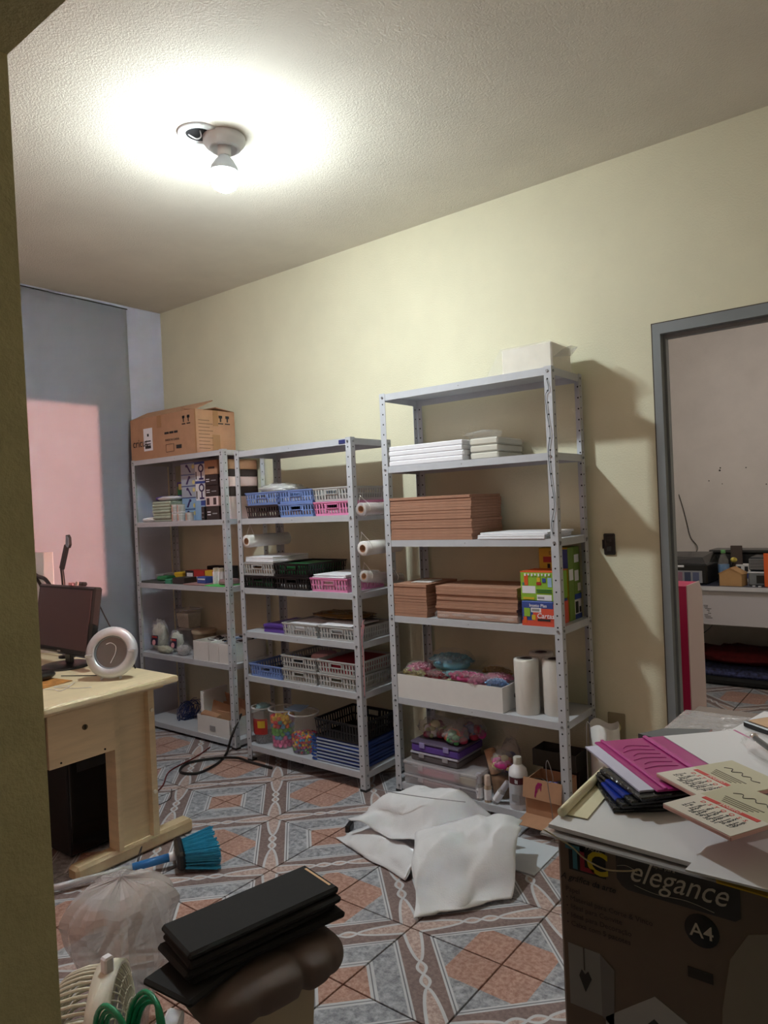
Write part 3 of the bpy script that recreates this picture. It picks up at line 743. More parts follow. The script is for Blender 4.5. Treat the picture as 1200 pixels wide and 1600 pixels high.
stack('pink_paper', 'pinkish paper packets lying flat before the blue carton', 'paper', 'pink paper packets', .615, .83, -.355, -.235, z, z+.008, 2, M('dusty_pink', G(176, 138, 136), .6), .004)
stack('green_sheet', 'bright green sheet at the shelf edge by the post', 'paper', 'green sheets', .84, 1.02, -.358, -.22, z, z+.006, 2, M('bright_green', G(84, 200, 104), .5), .003)
slab('pink_packet', 'dusty pink packet lying on the green sheets', 'packet', .93, 1.02, -.33, -.22, z+.0065, z+.04, M('dusty_pink2', G(156, 124, 128), .5), None, .01)
for k, x in enumerate((.845, .893)):
    t = thing('white_bottle', 'small white bottle on the green sheets, '+('beside the blue carton' if k == 0 else 'beside the pink packet'), 'bottle', (x, -.27, z+.0062), 0, 'two white bottles')
    MB().lathe([(.021, 0), (.022, .004), (.022, .072), (.019, .078)], 18).build('bottle_body', white, t)
    MB().lathe([(.0185, .078), (.0185, .098), (.016, .1)], 16).build('cap', cream, t)
tag(lump(.035, .05, .035, .3, 3, 51).build('plastic_bag', film2, None, (.98, -.14, z+.0001)), 'small clear bag at the back by the post', 'bag')
slab('black_pouch', 'black pouch at the back corner by the post', 'pouch', .955, 1.04, -.10, -.045, z+.0005, z+.12, blackm, None, .012)

# --- fourth level: bead bags, tubs, white boxes
z = L1[1]
beads = M('white_beads', G(214, 212, 200), .5, var=.12, vs=90, bump=.8, bs=160)
def bead_bag(x, y, rx, ry, rz_, label, seed, lab=True, bm=None):
    t = thing('bead_bag', label, 'bag', (x, y, z), 0, 'bags of beads')
    lump(rx, ry, rz_, .34, 3.5, seed).build('film', M('bead_film', (.8, .8, .8), .12, alpha=.22, bump=.6, bs=40), t)
    o = lump(rx*.88, ry*.86, rz_*.86, .36, 3.5, seed).build('beads', bm or beads, t, (0, 0, .003)); o['kind'] = 'stuff'
    if lab:
        MB().rbox(-.038, .038, -.0016, .0, 0, .066, .0005).build('bag_label', M('label_navy', G(44, 36, 62), .4), t, (.008, -ry*1.02, rz_*.45), (R(-6), 0, 0))
        MB().cyl((0, 0, 0), .018, .002, 14, Matrix.Rotation(R(90), 4, 'X')).build('label_badge', pinkp, t, (.008, -ry*1.02-.0016, rz_*.45+.018), (R(-6), 0, 0))
        MB().box(-.03, .03, -.0025, -.0015, .048, .060).build('label_strip', red, t, (.008, -ry*1.02, rz_*.45), (R(-6), 0, 0))
bead_bag(.225, -.275, .072, .055, .105, 'upright bag of white beads with a round red badge', 61)
bead_bag(.385, -.255, .055, .04, .075, 'smaller bag of beads with a dark label before the tub', 62)
bead_bag(.345, -.325, .09, .026, .028, 'low greenish bag of beads lying at the shelf edge', 63, False, M('green_beads', G(186, 190, 160), .5, var=.15, vs=90, bump=.8, bs=160))
bead_bag(.525, -.305, .06, .04, .036, 'small bag of clear bits lying next to the greenish one', 64, False, M('clear_bits', G(206, 208, 210), .3, var=.2, vs=110, bump=1, bs=150))
t = thing('plastic_tub', 'clear tub with dark label holding up another tub', 'tub', (.34, -.12, z)); MB().lathe([(.066, 0), (.074, .13), (.078, .132), (.078, .142), (0, .143)], 20).build('tub_body', film2, t)
MB().lathe([(.06, .003), (.068, .11), (0, .112)], 18).build('contents', brownbox, t)
t = thing('plastic_tub', 'square tub of white beads stacked on another tub', 'tub', (.34, -.12, z+.1435))
MB().frustum((-.06, .06, -.05, .05), (-.072, .072, -.06, .06), 0, .12).build('tub_body', film, t)
MB().frustum((-.056, .056, -.046, .046), (-.066, .066, -.054, .054), .003, .10).build('beads', beads, t)['kind'] = 'stuff'
MB().rbox(-.076, .076, -.064, .064, .12, .13, .003).build('lid', film2, t)
t = thing('plastic_tub', 'tub with a wide beige lid beside the bead bags', 'tub', (.535, -.145, z))
MB().lathe([(.07, 0), (.078, .125), (.078, .13)], 22).build('tub_body', M('brownish_clear', G(150, 130, 108), .3, alpha=.75), t)
MB().lathe([(.083, .124), (.085, .142), (.078, .146), (0, .146)], 22).build('lid', M('beige_lid', G(172, 156, 134), .4), t)
slab('white_card', 'small white card leaning by the lidded tub', 'card', .615, .665, -.245, -.235, z, z+.09, whitebox)
def junk(parent, W, D, z0, n, cols, sc=.03, seed=1, name='odds_and_ends'):
    rd = random.Random(seed)
    for k in range(n):
        x = rd.uniform(-W/2+sc, W/2-sc); y = rd.uniform(-D/2+sc, D/2-sc); a = rd.uniform(.5, 1)
        b = MB().rbox(-sc*a*1.2, sc*a*1.2, -sc*.5, sc*.5, -sc*.25*a, sc*.25*a, .003)
        b.build(name, rd.choice(cols), parent, (x, y, z0+rd.uniform(0, .012)), (rd.uniform(-.35, .35), rd.uniform(-.35, .35), rd.uniform(0, 3)))
for (x0, x1, lab, sd_) in ((.692, .842, 'white open box, the one beside the lidded tub', 1), (.846, .94, 'narrow white open box between two others', 2), (.943, 1.038, 'white open box against the steel post, full of dark packets', 3)):
    t = thing('storage_box', lab, 'box', ((x0+x1)/2, -.205, z), 0, 'white open boxes')
    W0 = x1-x0
    open_box_mb(W0, .30, .12, .003).build('box_body', whitebox, t)
    MB().box(-W0/2+.004, W0/2-.004, -.146, .146, .0035, .09).build('packed_contents', greyp, t)
    junk(t, W0-.02, .26, .108, 12, [greyp, blackm, white, brownbox, sky], .026, sd_)
# --- bottom level
z = L1[0]
b = MB(); rd = random.Random(5)
for k in range(26):
    c = Vector((rd.uniform(-.03, .03), rd.uniform(-.03, .03), .05+rd.uniform(-.01, .02))); ax = Vector((rd.uniform(-1, 1), rd.uniform(-1, 1), rd.uniform(-.4, .4))).normalized(); u_ = ax.orthogonal().normalized(); v_ = ax.cross(u_)
    rr = rd.uniform(.045, .085)
    b.tube([Vector((q.x, q.y, max(.003, q.z))) for q in (c+rr*(math.cos(a)*u_+.7*math.sin(a)*v_) for a in [2*PI*i/9+rd.random()*.2 for i in range(9)])], .002, 5)
tag(b.build('wire_bundle', M('blue_wire', G(44, 66, 120), .4), None, (.40, -.20, z)), 'tangled bundle of blue wire on the bottom shelf', 'wire', None)
t = thing('thread_spool', 'dark red spool lying behind the blue wire', 'spool', (.60, -.14, z+.05), (0, R(90), .4))
MB().lathe([(.05, -.04), (.05, -.034), (.03, -.034), (.03, .034), (.05, .034), (.05, .04)], 20).build('flanges', M('dark_red', G(110, 24, 40), .5), t)
MB().lathe([(.031, -.033), (.040, -.03), (.040, .03), (.031, .033)], 20).build('winding', M('plum', G(70, 20, 40), .7), t)
t = thing('storage_box', 'white open box with kraft scraps on the bottom shelf', 'box', (.855, -.215, z), .0)
open_box_mb(.31, .28, .115, .003).build('box_body', whitebox, t)
for (x, y, zz, rx, ry, rz_, w_, h_) in ((-.05, -.05, .01, -.2, .15, .1, .2, .16), (.02, .02, .01, -.15, -.2, .05, .2, .17), (.0, .08, .015, .25, .1, -.1, .22, .2), (.05, -.09, .01, -.1, .05, .2, .14, .13)):
    MB().box(-w_/2, w_/2, -.002, .002, 0, h_).build('card_scrap', kraft, t, (x, y, zz), (rx, ry, rz_))
MB().box(-.07, .07, -.02, .02, 0, .10).build('card_scrap', kraft, t, (-.06, -.09, .03), (.3, .1, .1))
MB().box(-.03, .02, -.1435, -.140, .03, .06).build('box_print', greyp, t)
slab('white_carton', 'tall white carton behind the box of kraft scraps', 'carton', .665, .695, -.30, -.10, z, z+.24, whitebox)
# cables on the floor by the shelves
lp = [(1.06, -.30, .20), (1.085, -.40, .10), (1.10, -.46, .012), (1.18, -.60, .008), (1.20, -.74, .008), (1.10, -.78, .008), (1.02, -.68, .008), (1.08, -.56, .010), (1.22, -.49, .02), (1.32, -.47, .008), (1.5, -.47, .008)]
tag(MB().tube(lp, .0075, 8).build('power_cable', black), 'thick black cable looped on the floor between two shelves', 'cable')
tag(MB().tube([(.9, -.42, .006), (.97, -.58, .006), (1.03, -.80, .006), (1.18, -.95, .006), (1.27, -1.10, .006), (1.33, -1.25, .006)], .0035, 6).build('red_cable', M('red_wire', G(120, 26, 26), .5)), 'thin red cable running across the floor tiles', 'cable')
tag(MB().tube([(1.36, -1.02, .05), (1.39, -1.05, .02), (1.38, -1.10, .006), (1.36, -1.16, .006), (1.36, -1.22, .006)], .002, 6).build('thin_cable', black), 'thin dark cord on the floor behind the desk leg', 'cable')

# ================================================================== TALL SHELF CONTENT
# wrapped pack on top
t = thing('wrapped_pack', 'white wrapped block on top of the tallest shelf', 'package', (3.05, -.19, L3[5]))
MB().rbox(-.12, .12, -.10, .10, 0, .118, .006).build('pack', M('cream_wrap', G(224, 218, 204), .5, var=.04), t)
MB().frustum((-.20, .125, -.106, .106), (-.123, .123, -.104, .104), .0006, .121).build('film', film, t)
MB().add([(.12, -.09, .05), (.17, -.10, .075), (.185, -.05, .095), (.165, .0, .06), (.12, .02, .09), (.175, .05, .105)], [(0, 1, 2, 3), (3, 2, 5, 4)], True).build('film_end', film2, t)
# white reams
z = L3[4]
stack('paper_ream', 'white paper ream in the pile on the upper shelf', 'paper', 'white reams on the tall shelf', 2.305, 2.735, -.335, -.06, z, z+.098, 4, white, .004, .004)
for k in range(3):
    t = thing('film_packet', 'film-wrapped packet beside the white reams, '+('lowest', 'middle', 'topmost')[k]+' of three', 'packet', (2.82, -.17, z+k*.033), random.uniform(-.06, .06), 'film-wrapped packets')
    MB().rbox(-.072, .072, -.125, .125, 0, .031, .006).build('sheets', M('grey_cream', G(206, 202, 190), .5), t)
    MB().rbox(-.076, .08, -.129, .13, .0002, .0325, .008).build('film', film, t)
tag(lump(.09, .05, .018, .5, 4, 71).build('plastic_wrap', film, None, (2.80, -.25, z+.099)), 'crumpled clear wrap on the film packets', 'plastic wrap')
# envelopes
z = L3[3]
stack('brown_envelope', 'brown envelope bundle in the big square pile', 'envelope', 'big pile of brown envelopes', 2.300, 2.768, -.338, -.055, z, z+.208, 15, kraft2, .003, .0012)
stack('paper_sheets', 'flat white sheets next to the big envelope pile', 'paper', 'flat white sheets', 2.80, 3.13, -.338, -.06, z, z+.03, 3, white, .006)
z = L3[2]
stack('brown_envelope', 'brown envelope bundle in the narrow pile below the big one', 'envelope', 'narrow pile of brown envelopes', 2.300, 2.498, -.338, -.06, z, z+.160, 11, kraft2, .003, .0012)
slab('clear_sheet', 'white sheet lying on the narrow envelope pile', 'paper', 2.36, 2.47, -.28, -.14, z+.1605, z+.164, whitebox, None, .001, .2)
lo = stack('brown_envelope', 'brown envelope bundle in the wide pile beside the toy boxes', 'envelope', 'wide pile of brown envelopes', 2.545, 2.975, -.325, -.06, z+.036, z+.156, 9, kraft2, .004, .0012)
t = thing('wrapped_envelopes', 'envelopes in crinkled clear wrap under the wide pile', 'package', (2.76, -.195, z))
MB().rbox(-.215, .215, -.130, .130, .0005, .034, .004).build('envelopes', kraft2, t)
MB().rbox(-.225, .228, -.142, .138, 0, .0355, .01).build('film', film, t)
for k in range(5): lump(.035, .008, .006, .5, 5, 80+k).build('film_fold', film, t, (-.17+k*.085, -.143, .012+.006*(k % 2)))
# toy boxes
def facelabel(u0, u1, v0, v1, m): return ('F', u0, u1, v0, v1, m)
c = carton('toy_box', 'blue and red toy box with white lettering, bottom of the pile', 'carton', 3.002, 3.150, -.338, -.19, z, z+.106, blue,
    [('F', .36, 1, 0, .72, M('toy_red', G(214, 84, 62), .5)), ('F', 0, .36, 0, .22, M('toy_red', G(214, 84, 62), .5)), ('F', .30, .62, .56, .74, white), ('F', .33, .57, .6, .7, greyp), ('F', .08, .27, .38, .72, lime), ('F', .32, .44, .25, .45, yel), ('F', .05, .16, .1, .36, orange), ('F', .50, .9, .22, .3, ink), ('R', 0, 1, 0, .9, M('toy_red', G(214, 84, 62), .5))])
text('Inseto Plas', .019, white, c, (.005, -.0780, .083), bold=.0002); text('Cartas', .030, white, c, (.038, -.0780, .036), bold=.0004, shear=.2)
c = carton('toy_box', 'lime green toy box with coloured pictures, above the blue one', 'carton', 2.994, 3.148, -.325, -.18, z+.1067, z+.230, lime,
    [('F', .05, .46, .26, .52, white), ('F', .50, .94, .02, .22, white), ('F', .52, .72, .07, .15, greyp), ('F', .84, .96, .5, .82, sky), ('F', .12, .24, .54, .92, orange), ('F', .50, .64, .56, .66, red), ('F', .52, .62, .68, .82, yel), ('F', .68, .78, .66, .80, blue), ('F', .07, .13, .55, .64, M('teal2', G(60, 130, 120), .5)), ('F', .08, .42, .05, .12, yel), ('F', .5, .95, .30, .33, green), ('F', .5, .95, .38, .41, green), ('T', 0, 1, 0, 1, orange)])
for k in range(8): MB().box(-.055+k*.016, -.048+k*.016, -.0765, -.0724, .107+.003*(k % 2), .118).build('printed_letter', white, c)
c = carton('toy_box', 'tall yellow toy box standing behind the lime green one', 'carton', 3.012, 3.150, -.172, -.118, z, z+.325, yel,
    [('F', .75, 1, .72, .98, blue), ('F', .16, .44, .80, .88, red), ('F', .3, .4, .72, .78, ink), ('F', .48, .56, .88, .93, ink), ('F', .56, .66, .74, .86, M('plum_print', G(130, 60, 80), .5)), ('R', 0, 1, 0, 1, M('leaf_green', G(110, 140, 60), .5)), ('R', .1, .9, .55, .7, white)])
text('D', .022, M('ochre', G(120, 90, 20), .6), c, (-.01, -.0300, .295))
carton('toy_box', 'green toy box at the back on the black and white box', 'carton', 3.04, 3.150, -.11, -.04, z+.088, z+.325, M('leaf_green', G(110, 140, 60), .5), [('R', .1, .8, .7, .85, white), ('R', .1, .7, .35, .55, white), ('R', .5, 1, .15, .3, cream), ('R', 0, 1, 0, .1, blue)])
carton('toy_box', 'black and white toy box at the back under the green one', 'carton', 3.04, 3.150, -.11, -.04, z, z+.087, whitebox, [('R', .05, .5, .3, .9, ink), ('R', .65, .9, .3, .6, ink), ('R', 0, 1, 0, .25, blue)])
# white tray with flower bags
z = L3[1]
TW, TD, TH = .60, .262, .115
t = thing('shallow_box', 'long white shallow box full of bagged foam flowers', 'box', (2.588, -.207, z))
open_box_mb(TW, TD, TH, .004).build('box_body', whitebox, t)
MB().cyl((0, 0, 0), .012, .001, 14, Matrix.Translation((TW/2, -.01, .055)) @ Matrix.Rotation(R(90), 4, 'Y')).build('grip_hole', hole, t)
def rose_cluster(rx, ry, rz_, n, pr, seed):
    b = MB(); rd = random.Random(seed)
    for k in range(n):
        a = k*2.4; q = math.sqrt((k+.5)/n)
        x, y = rx*q*math.cos(a), ry*q*math.sin(a); zc = rz_*(.85+math.sqrt(max(0, 1-q*q))*1.0)
        for ring, (rr, hh, n_) in enumerate(((pr, .55, 6), (pr*.66, .8, 5), (pr*.33, 1.0, 4))):
            v = []; f = []
            for i in range(n_):
                a0 = 2*PI*i/n_+ring*.5; a1 = a0+2*PI/n_*1.15
                o = len(v)
                for (aa, r1) in ((a0, .55), (a1, .55), (a1, 1.0), ((a0+a1)/2, 1.14), (a0, 1.0)):
                    v.append((x+rr*r1*math.cos(aa), y+rr*r1*math.sin(aa), zc+(pr*hh*(.9 if r1 > .6 else .1))+rd.uniform(-.1, .1)*pr))
                f.append((o, o+1, o+2, o+3, o+4))
            b.add(v, f)
    b.add(lump(rx*.9, ry*.9, rz_*.82, .1, 2, seed, 10).v, lump(rx*.9, ry*.9, rz_*.82, .1, 2, seed, 10).f, True)
    return b
def flower_bag(x, y, zz, rx, ry, rz_, col, label, seed, rz=0, tilt=(0, 0), n=22, pr=.016):
    t = thing('flower_bag', label, 'bag', (x, y, zz), (tilt[0], tilt[1], rz), 'bags of foam flowers')
    o = rose_cluster(rx*.86, ry*.86, rz_*.8, n, pr, seed).build('foam_flowers', col, t); o['kind'] = 'stuff'
    lump(rx, ry, rz_*1.18, .12, 3, seed).build('film', film, t)
    MB().add([(rx*.85, -.02, rz_), (rx*1.35, -.045, rz_*.8), (rx*1.4, .04, rz_*1.1), (rx*.85, .02, rz_*1.1)], [(0, 1, 2, 3)]).build('film_end', film, t)
fb = z+.088
aqua = M('aqua_foam', G(110, 182, 206), .8); hotp = M('hot_pink_foam', G(214, 62, 150), .8); rosep = M('rose_foam', G(226, 140, 176), .8); babyb = M('baby_blue_foam', G(140, 176, 222), .8); butter = M('butter_foam', G(220, 212, 160), .8); crim = M('crimson_foam', G(160, 36, 66), .8)
t = thing('packing_fill', 'pale padding filling the bottom of the flower box', 'padding', (2.588, -.207, z+.0045)); lump(.27, .115, .042, .1, 3, 90).build('padding', butter, t)
flower_bag(2.37, -.23, fb+.01, .075, .085, .030, rosep, 'bag of small pink flowers at the end of the box by the post', 101, .4)
flower_bag(2.36, -.275, fb, .075, .035, .024, butter, 'bag of butter yellow flowers at the box rim', 102, -.15)
flower_bag(2.52, -.18, fb+.035, .125, .08, .048, aqua, 'big bag of aqua blue foam roses on top', 103, .15, n=30, pr=.018)
flower_bag(2.60, -.24, fb+.012, .10, .03, .018, M('teal_foam', G(120, 190, 210), .8), 'narrow bag of teal flowers below the aqua roses', 104, .35)
flower_bag(2.50, -.285, fb, .07, .035, .024, crim, 'bag of dark red flowers at the front of the box', 105, -.2)
flower_bag(2.66, -.26, fb+.01, .115, .04, .024, hotp, 'long bag of hot pink flowers lying across the box', 106, .12)
flower_bag(2.80, -.22, fb+.012, .075, .06, .022, rosep, 'bag of rose pink flowers near the white rolls', 107, .2)
flower_bag(2.745, -.29, fb-.004, .06, .035, .03, M('pale_rose_foam', G(220, 150, 184), .8), 'bag of pale rose flowers drooping at the front rim', 108, 1.0)
flower_bag(2.83, -.285, fb-.004, .05, .038, .028, babyb, 'bag of baby blue flowers in the box corner', 109, .3)
flower_bag(2.74, -.12, fb+.01, .09, .045, .026, M('mixed_foam', G(170, 140, 70), .8), 'bag of mustard flowers at the back of the box', 110, -.2)
for (x, y, lab) in ((2.975, -.266, 'thick white roll standing right beside the flower box'), (3.090, -.222, 'thick white roll standing next to the shelf post'), (2.975, -.115, 'thick white roll standing behind the other two')):
    t = thing('paper_roll', lab, 'roll', (x, y, z), 0, 'standing white rolls')
    MB().lathe([(.03, 0), (.052, 0), (.0535, .004), (.0555, .235), (.053, .242), (.03, .243), (.028, .1), (.028, 0)], 28, None, False, False).build('wound_sheet', M('roll_white', G(224, 220, 212), .6), t)
    MB().lathe([(.0278, .0005), (.0278, .244), (.024, .244), (.024, .0005), (.0278, .0005)], 20, None, False, False).build('core', brownbox, t)
    MB().lathe([(.0545, .003), (.0565, .20), (.0565, .246), (.04, .25)], 24, None, False, False).build('film', film, t)
# bottom level
z = L3[0]
def clasp_case(label, x0, x1, y0, y1, z0, z1, mat, clasp, lidm, content=None):
    t = thing('clasp_case', label, 'case', ((x0+x1)/2, (y0+y1)/2, z0), 0, 'flat plastic cases')
    W, D, Hh = x1-x0, y1-y0, z1-z0
    MB().rbox(-W/2, W/2, -D/2, D/2, 0, Hh*.72, .006).build('case_body', mat, t)
    MB().rbox(-W/2-.003, W/2+.003, -D/2-.003, D/2+.003, Hh*.725, Hh-.0006, .005).build('lid', lidm, t)
    for x in (-W*.25, W*.25): MB().rbox(x-.016, x+.016, -D/2-.007, -D/2-.0032, Hh*.45, Hh*.95, .0015).build('clasp', clasp, t)
    if content:
        for (a, b_, m_) in content: MB().rbox(-W/2+a*W, -W/2+b_*W, -D/2+.008, D/2-.008, .006, Hh*.66, .006).build('contents', m_, t)
clearc = M('case_clear', G(210, 205, 210), .25, alpha=.42)
pkc = M('case_pink', G(232, 150, 172), .6)
clasp_case('clear case at the very bottom of the case pile', 2.315, 2.735, -.338, -.075, z, z+.05, clearc, clearc, clearc, [(.2, .75, M('case_peach', G(206, 160, 160), .6))])
clasp_case('clear case with pink and cream contents', 2.315, 2.735, -.338, -.075, z+.0505, z+.115, clearc, clearc, clearc, [(.18, .72, pkc), (.74, .97, M('case_cream', G(220, 212, 176), .6))])
clasp_case('dark grey flat case between the clear and the purple one', 2.345, 2.62, -.315, -.09, z+.1155, z+.160, M('case_grey', G(92, 86, 88), .4), M('clasp_grey', G(160, 156, 160), .4), M('lid_greyish', G(168, 164, 176), .3))
clasp_case('purple flat case on top of the case pile', 2.350, 2.628, -.315, -.09, z+.1605, z+.212, purple, M('clasp_lilac', G(150, 140, 190), .4), M('lid_dusk', G(92, 82, 104), .3))
def toy_bag(x, y, zz, rx, ry, rz_, cols, label, seed, n=26):
    t = thing('toy_bag', label, 'bag', (x, y, zz), random.uniform(-.2, .2))
    gr = {}; rd = random.Random(seed)
    for k in range(n):
        a = rd.uniform(0, 2*PI); q = math.sqrt(rd.random())*.75
        zz_ = rd.uniform(.15, 1.6)*rz_*(1-.5*q); s = rd.uniform(.012, .024)
        gr.setdefault(rd.choice(range(len(cols))), MB()).ball((rx*q*math.cos(a), ry*q*math.sin(a), max(s, zz_)), s, 6, (rd.uniform(.8, 1.4), 1, rd.uniform(.6, 1)))
    for k, b in gr.items(): o = b.build('trinkets', cols[k], t); o['kind'] = 'stuff'
    lump(rx, ry, rz_*1.05, .3, 3, seed).build('film', M('toy_film', (.7, .68, .7), .12, alpha=.3, bump=.6, bs=40), t)
    MB().add([(-.02, 0, rz_*1.9), (.02, 0, rz_*1.9), (.045, .01, rz_*2.5), (-.04, -.01, rz_*2.45)], [(0, 1, 2, 3)]).build('film_end', film, t)
zc = z+.2125
toy_bag(2.44, -.205, zc, .095, .075, .048, [crim, white, M('wine', G(120, 40, 60), .6), butter, M('moss', G(130, 140, 70), .6)], 'bag of red and white trinkets on the purple case', 121, 40)
toy_bag(2.575, -.255, zc, .065, .05, .045, [green, M('leaf', G(70, 150, 80), .5), orange, crim], 'bag of green trinkets on the purple case', 122, 34)
toy_bag(2.60, -.15, zc, .08, .05, .05, [M('violet', G(110, 50, 120), .5), crim, hotp, blue], 'bag of violet and crimson trinkets behind the green ones', 123, 34)
t = thing('clear_pot', 'clear pot stuffed with a kraft tube and sweets', 'pot', (2.806, -.222, z))
MB().lathe([(.05, 0), (.062, .135), (.067, .137), (.067, .144), (.06, .144)], 24, None, True, False).build('pot_body', film, t)
MB().lathe([(.044, .003), (.054, .09), (0, .095)], 18).build('filling', M('tan_filling', G(120, 86, 60), .8), t)
MB().lathe([(.026, 0), (.026, .11), (.023, .11), (.023, .004)], 18, None, True, False).build('kraft_tube', kraft, t, (-.035, 0, .10), (0, R(-16), 0))
toy_bag(2.815, -.235, z+.125, .05, .045, .045, [hotp, crim, M('violet2', G(150, 80, 180), .5), red, butter], 'bag of bright sweets poking out of the clear pot', 124, 34)
toy_bag(2.80, -.12, z+.0005, .045, .04, .12, [M('grey_toy', G(150, 140, 130), .5), hotp, white, blue], 'tall bag of pale trinkets behind the clear pot', 125, 30)
def glue_bottle(x, y, zz, label, rot, capm, bodym):
    t = thing('glue_bottle', label, 'bottle', (x, y, zz), rot, 'small craft bottles')
    MB().lathe([(.0165, 0), (.0175, .004), (.0175, .07), (.012, .078)], 16).build('bottle_body', bodym, t)
    MB().lathe([(.0178, .012), (.0178, .06)], 16, None, False, False).build('bottle_label', white, t)
    MB().lathe([(.0145, .078), (.0150, .082), (.0140, .118), (.0115, .122)], 16).build('cap', capm, t)
clr = M('bottle_clear', G(190, 190, 192), .2, alpha=.7)
glue_bottle(2.735, -.318, z, 'small craft bottle with a grey cap', (0, 0, 0), M('cap_grey', G(176, 176, 186), .3), clr)
glue_bottle(2.780, -.318, z, 'small craft bottle with a peach cap', (0, 0, 0), M('cap_peach', G(206, 188, 174), .3), M('bottle_tan', G(180, 160, 140), .3))
glue_bottle(2.812, -.315, z+.006, 'small craft bottle leaning sideways', (R(-4), R(34), 0), M('cap_grey', G(176, 176, 186), .3), clr)
t = thing('white_bottle', 'tall white bottle with a maroon label on the bottom shelf', 'bottle', (2.926, -.295, z))
MB().lathe([(.038, 0), (.042, .006), (.042, .155), (.038, .175), (.02, .192), (.017, .2)], 28).build('bottle_body', white, t)
MB().lathe([(.0195, .196), (.0195, .224), (.017, .227)], 20).build('cap', M('cap_cream', G(206, 204, 196), .4), t)
MB().lathe([(.0185, .191), (.0185, .197)], 20, None, False, False).build('neck_ring', M('teal3', G(60, 110, 130), .4), t)
v = []; v3 = []
for k in range(11):
    a = R(-130+k*12); v += [(.0424*math.cos(a), .0424*math.sin(a), .025), (.0424*math.cos(a), .0424*math.sin(a), .148)]; v3 += [(.0428*math.cos(a), .0428*math.sin(a), .115), (.0428*math.cos(a), .0428*math.sin(a), .145)]
fs = [(2*k, 2*k+2, 2*k+3, 2*k+1) for k in range(10)]
lb = MB().add(v, fs, True).build('bottle_label', M('label_grey', G(190, 194, 204), .4), t)
MB().add(v3, fs, True).build('label_band', M('maroon', G(86, 30, 42), .4), lb)
text('BI', .022, white, t, (.012, -.0440, .122), (PI/2, 0, R(-12)), bold=.0004)
MB().box(-.012, .026, -.0436, -.0426, .04, .07).build('label_print', greyp, lb)
t = thing('scrap_carton', 'open kraft carton with a magenta paint splash on its flap', 'carton', (3.068, -.262, z))
open_box_mb(.17, .16, .15, .003).build('carton_body', kraft, t)
MB().box(-.09, .09, 0, .003, -.085, .0).build('flap', kraft, t, (0, -.084, .165), (R(-9), 0, 0))
b = MB()
for (x, zz_, w_, h_) in ((-.02, -.03, .022, .012), (-.026, -.045, .012, .02), (-.03, -.062, .007, .02), (-.012, -.018, .026, .01), (-.005, -.034, .005, .016)): b.prism([(x-w_/2, zz_-h_/2), (x, zz_-h_*.8), (x+w_/2, zz_-h_*.3), (x+w_*.4, zz_+h_/2), (x-w_*.3, zz_+h_*.6)], 0, .0008)
b.build('paint_splash', M('paint_magenta', G(150, 24, 90), .5), t, (0, -.085, .165), (R(81), 0, 0))
MB().box(-.085, .085, -.10, 0, 0, .003).build('flap', kraft, t, (0, -.081, .004), (R(6), 0, 0))
junk(t, .15, .14, .12, 8, [blackm, blue, M('violet_print', G(86, 66, 140), .4)], .025, 9)
slab('kraft_box', 'plain box holding up the dark tray at the back', 'box', 2.97, 3.145, -.135, -.04, z, z+.155, brownbox)
t = thing('dark_tray', 'dark olive tray of grey beads at the back', 'tray', (3.045, -.115, z+.156), .0)
m_ = open_box_mb(.21, .12, .075, .004)
m_.build('tray_body', M('dark_olive', G(58, 56, 50), .6), t, (0, 0, 0), (R(0), 0, 0))
o = lump(.09, .05, .02, .4, 8, 131).build('beads', M('grey_beads', G(110, 104, 98), .6, var=.3, vs=120, bump=1, bs=150), t, (0, 0, .005)); o['kind'] = 'stuff'
t = thing('paper_tube', 'white rolled cardboard standing on the floor by the wall outlet', 'roll', (3.268, -.13, 0))
v = []; f = []; n = 34
for k in range(n+1):
    a = R(-60)+k/n*2*PI*1.12; r_ = .064-.004*k/n
    q = round(a/(PI/3))*(PI/3); rr = r_*(1+.05*math.cos(6*a))
    v += [(rr*math.cos(a), rr*math.sin(a), 0), (rr*math.cos(a), rr*math.sin(a), .43+.012*math.sin(a*3))]
for k in range(n): f.append((2*k, 2*k+2, 2*k+3, 2*k+1))
o = MB().add(v, f, True).build('rolled_sheet', whitebox, t); md = o.modifiers.new('s', 'SOLIDIFY'); md.thickness = .002
MB().tube([(-.07, -.03, .0), (-.07, -.035, .2), (-.068, -.03, .42), (-.05, -.04, .435)], .0015, 5).build('paper_edge', white, t)
slab('white_board', 'thin white board on the floor before the tallest shelf', 'board', 2.95, 3.20, -.72, -.47, .0005, .006, M('board_white', G(208, 216, 224), .5), None, .001, .02)

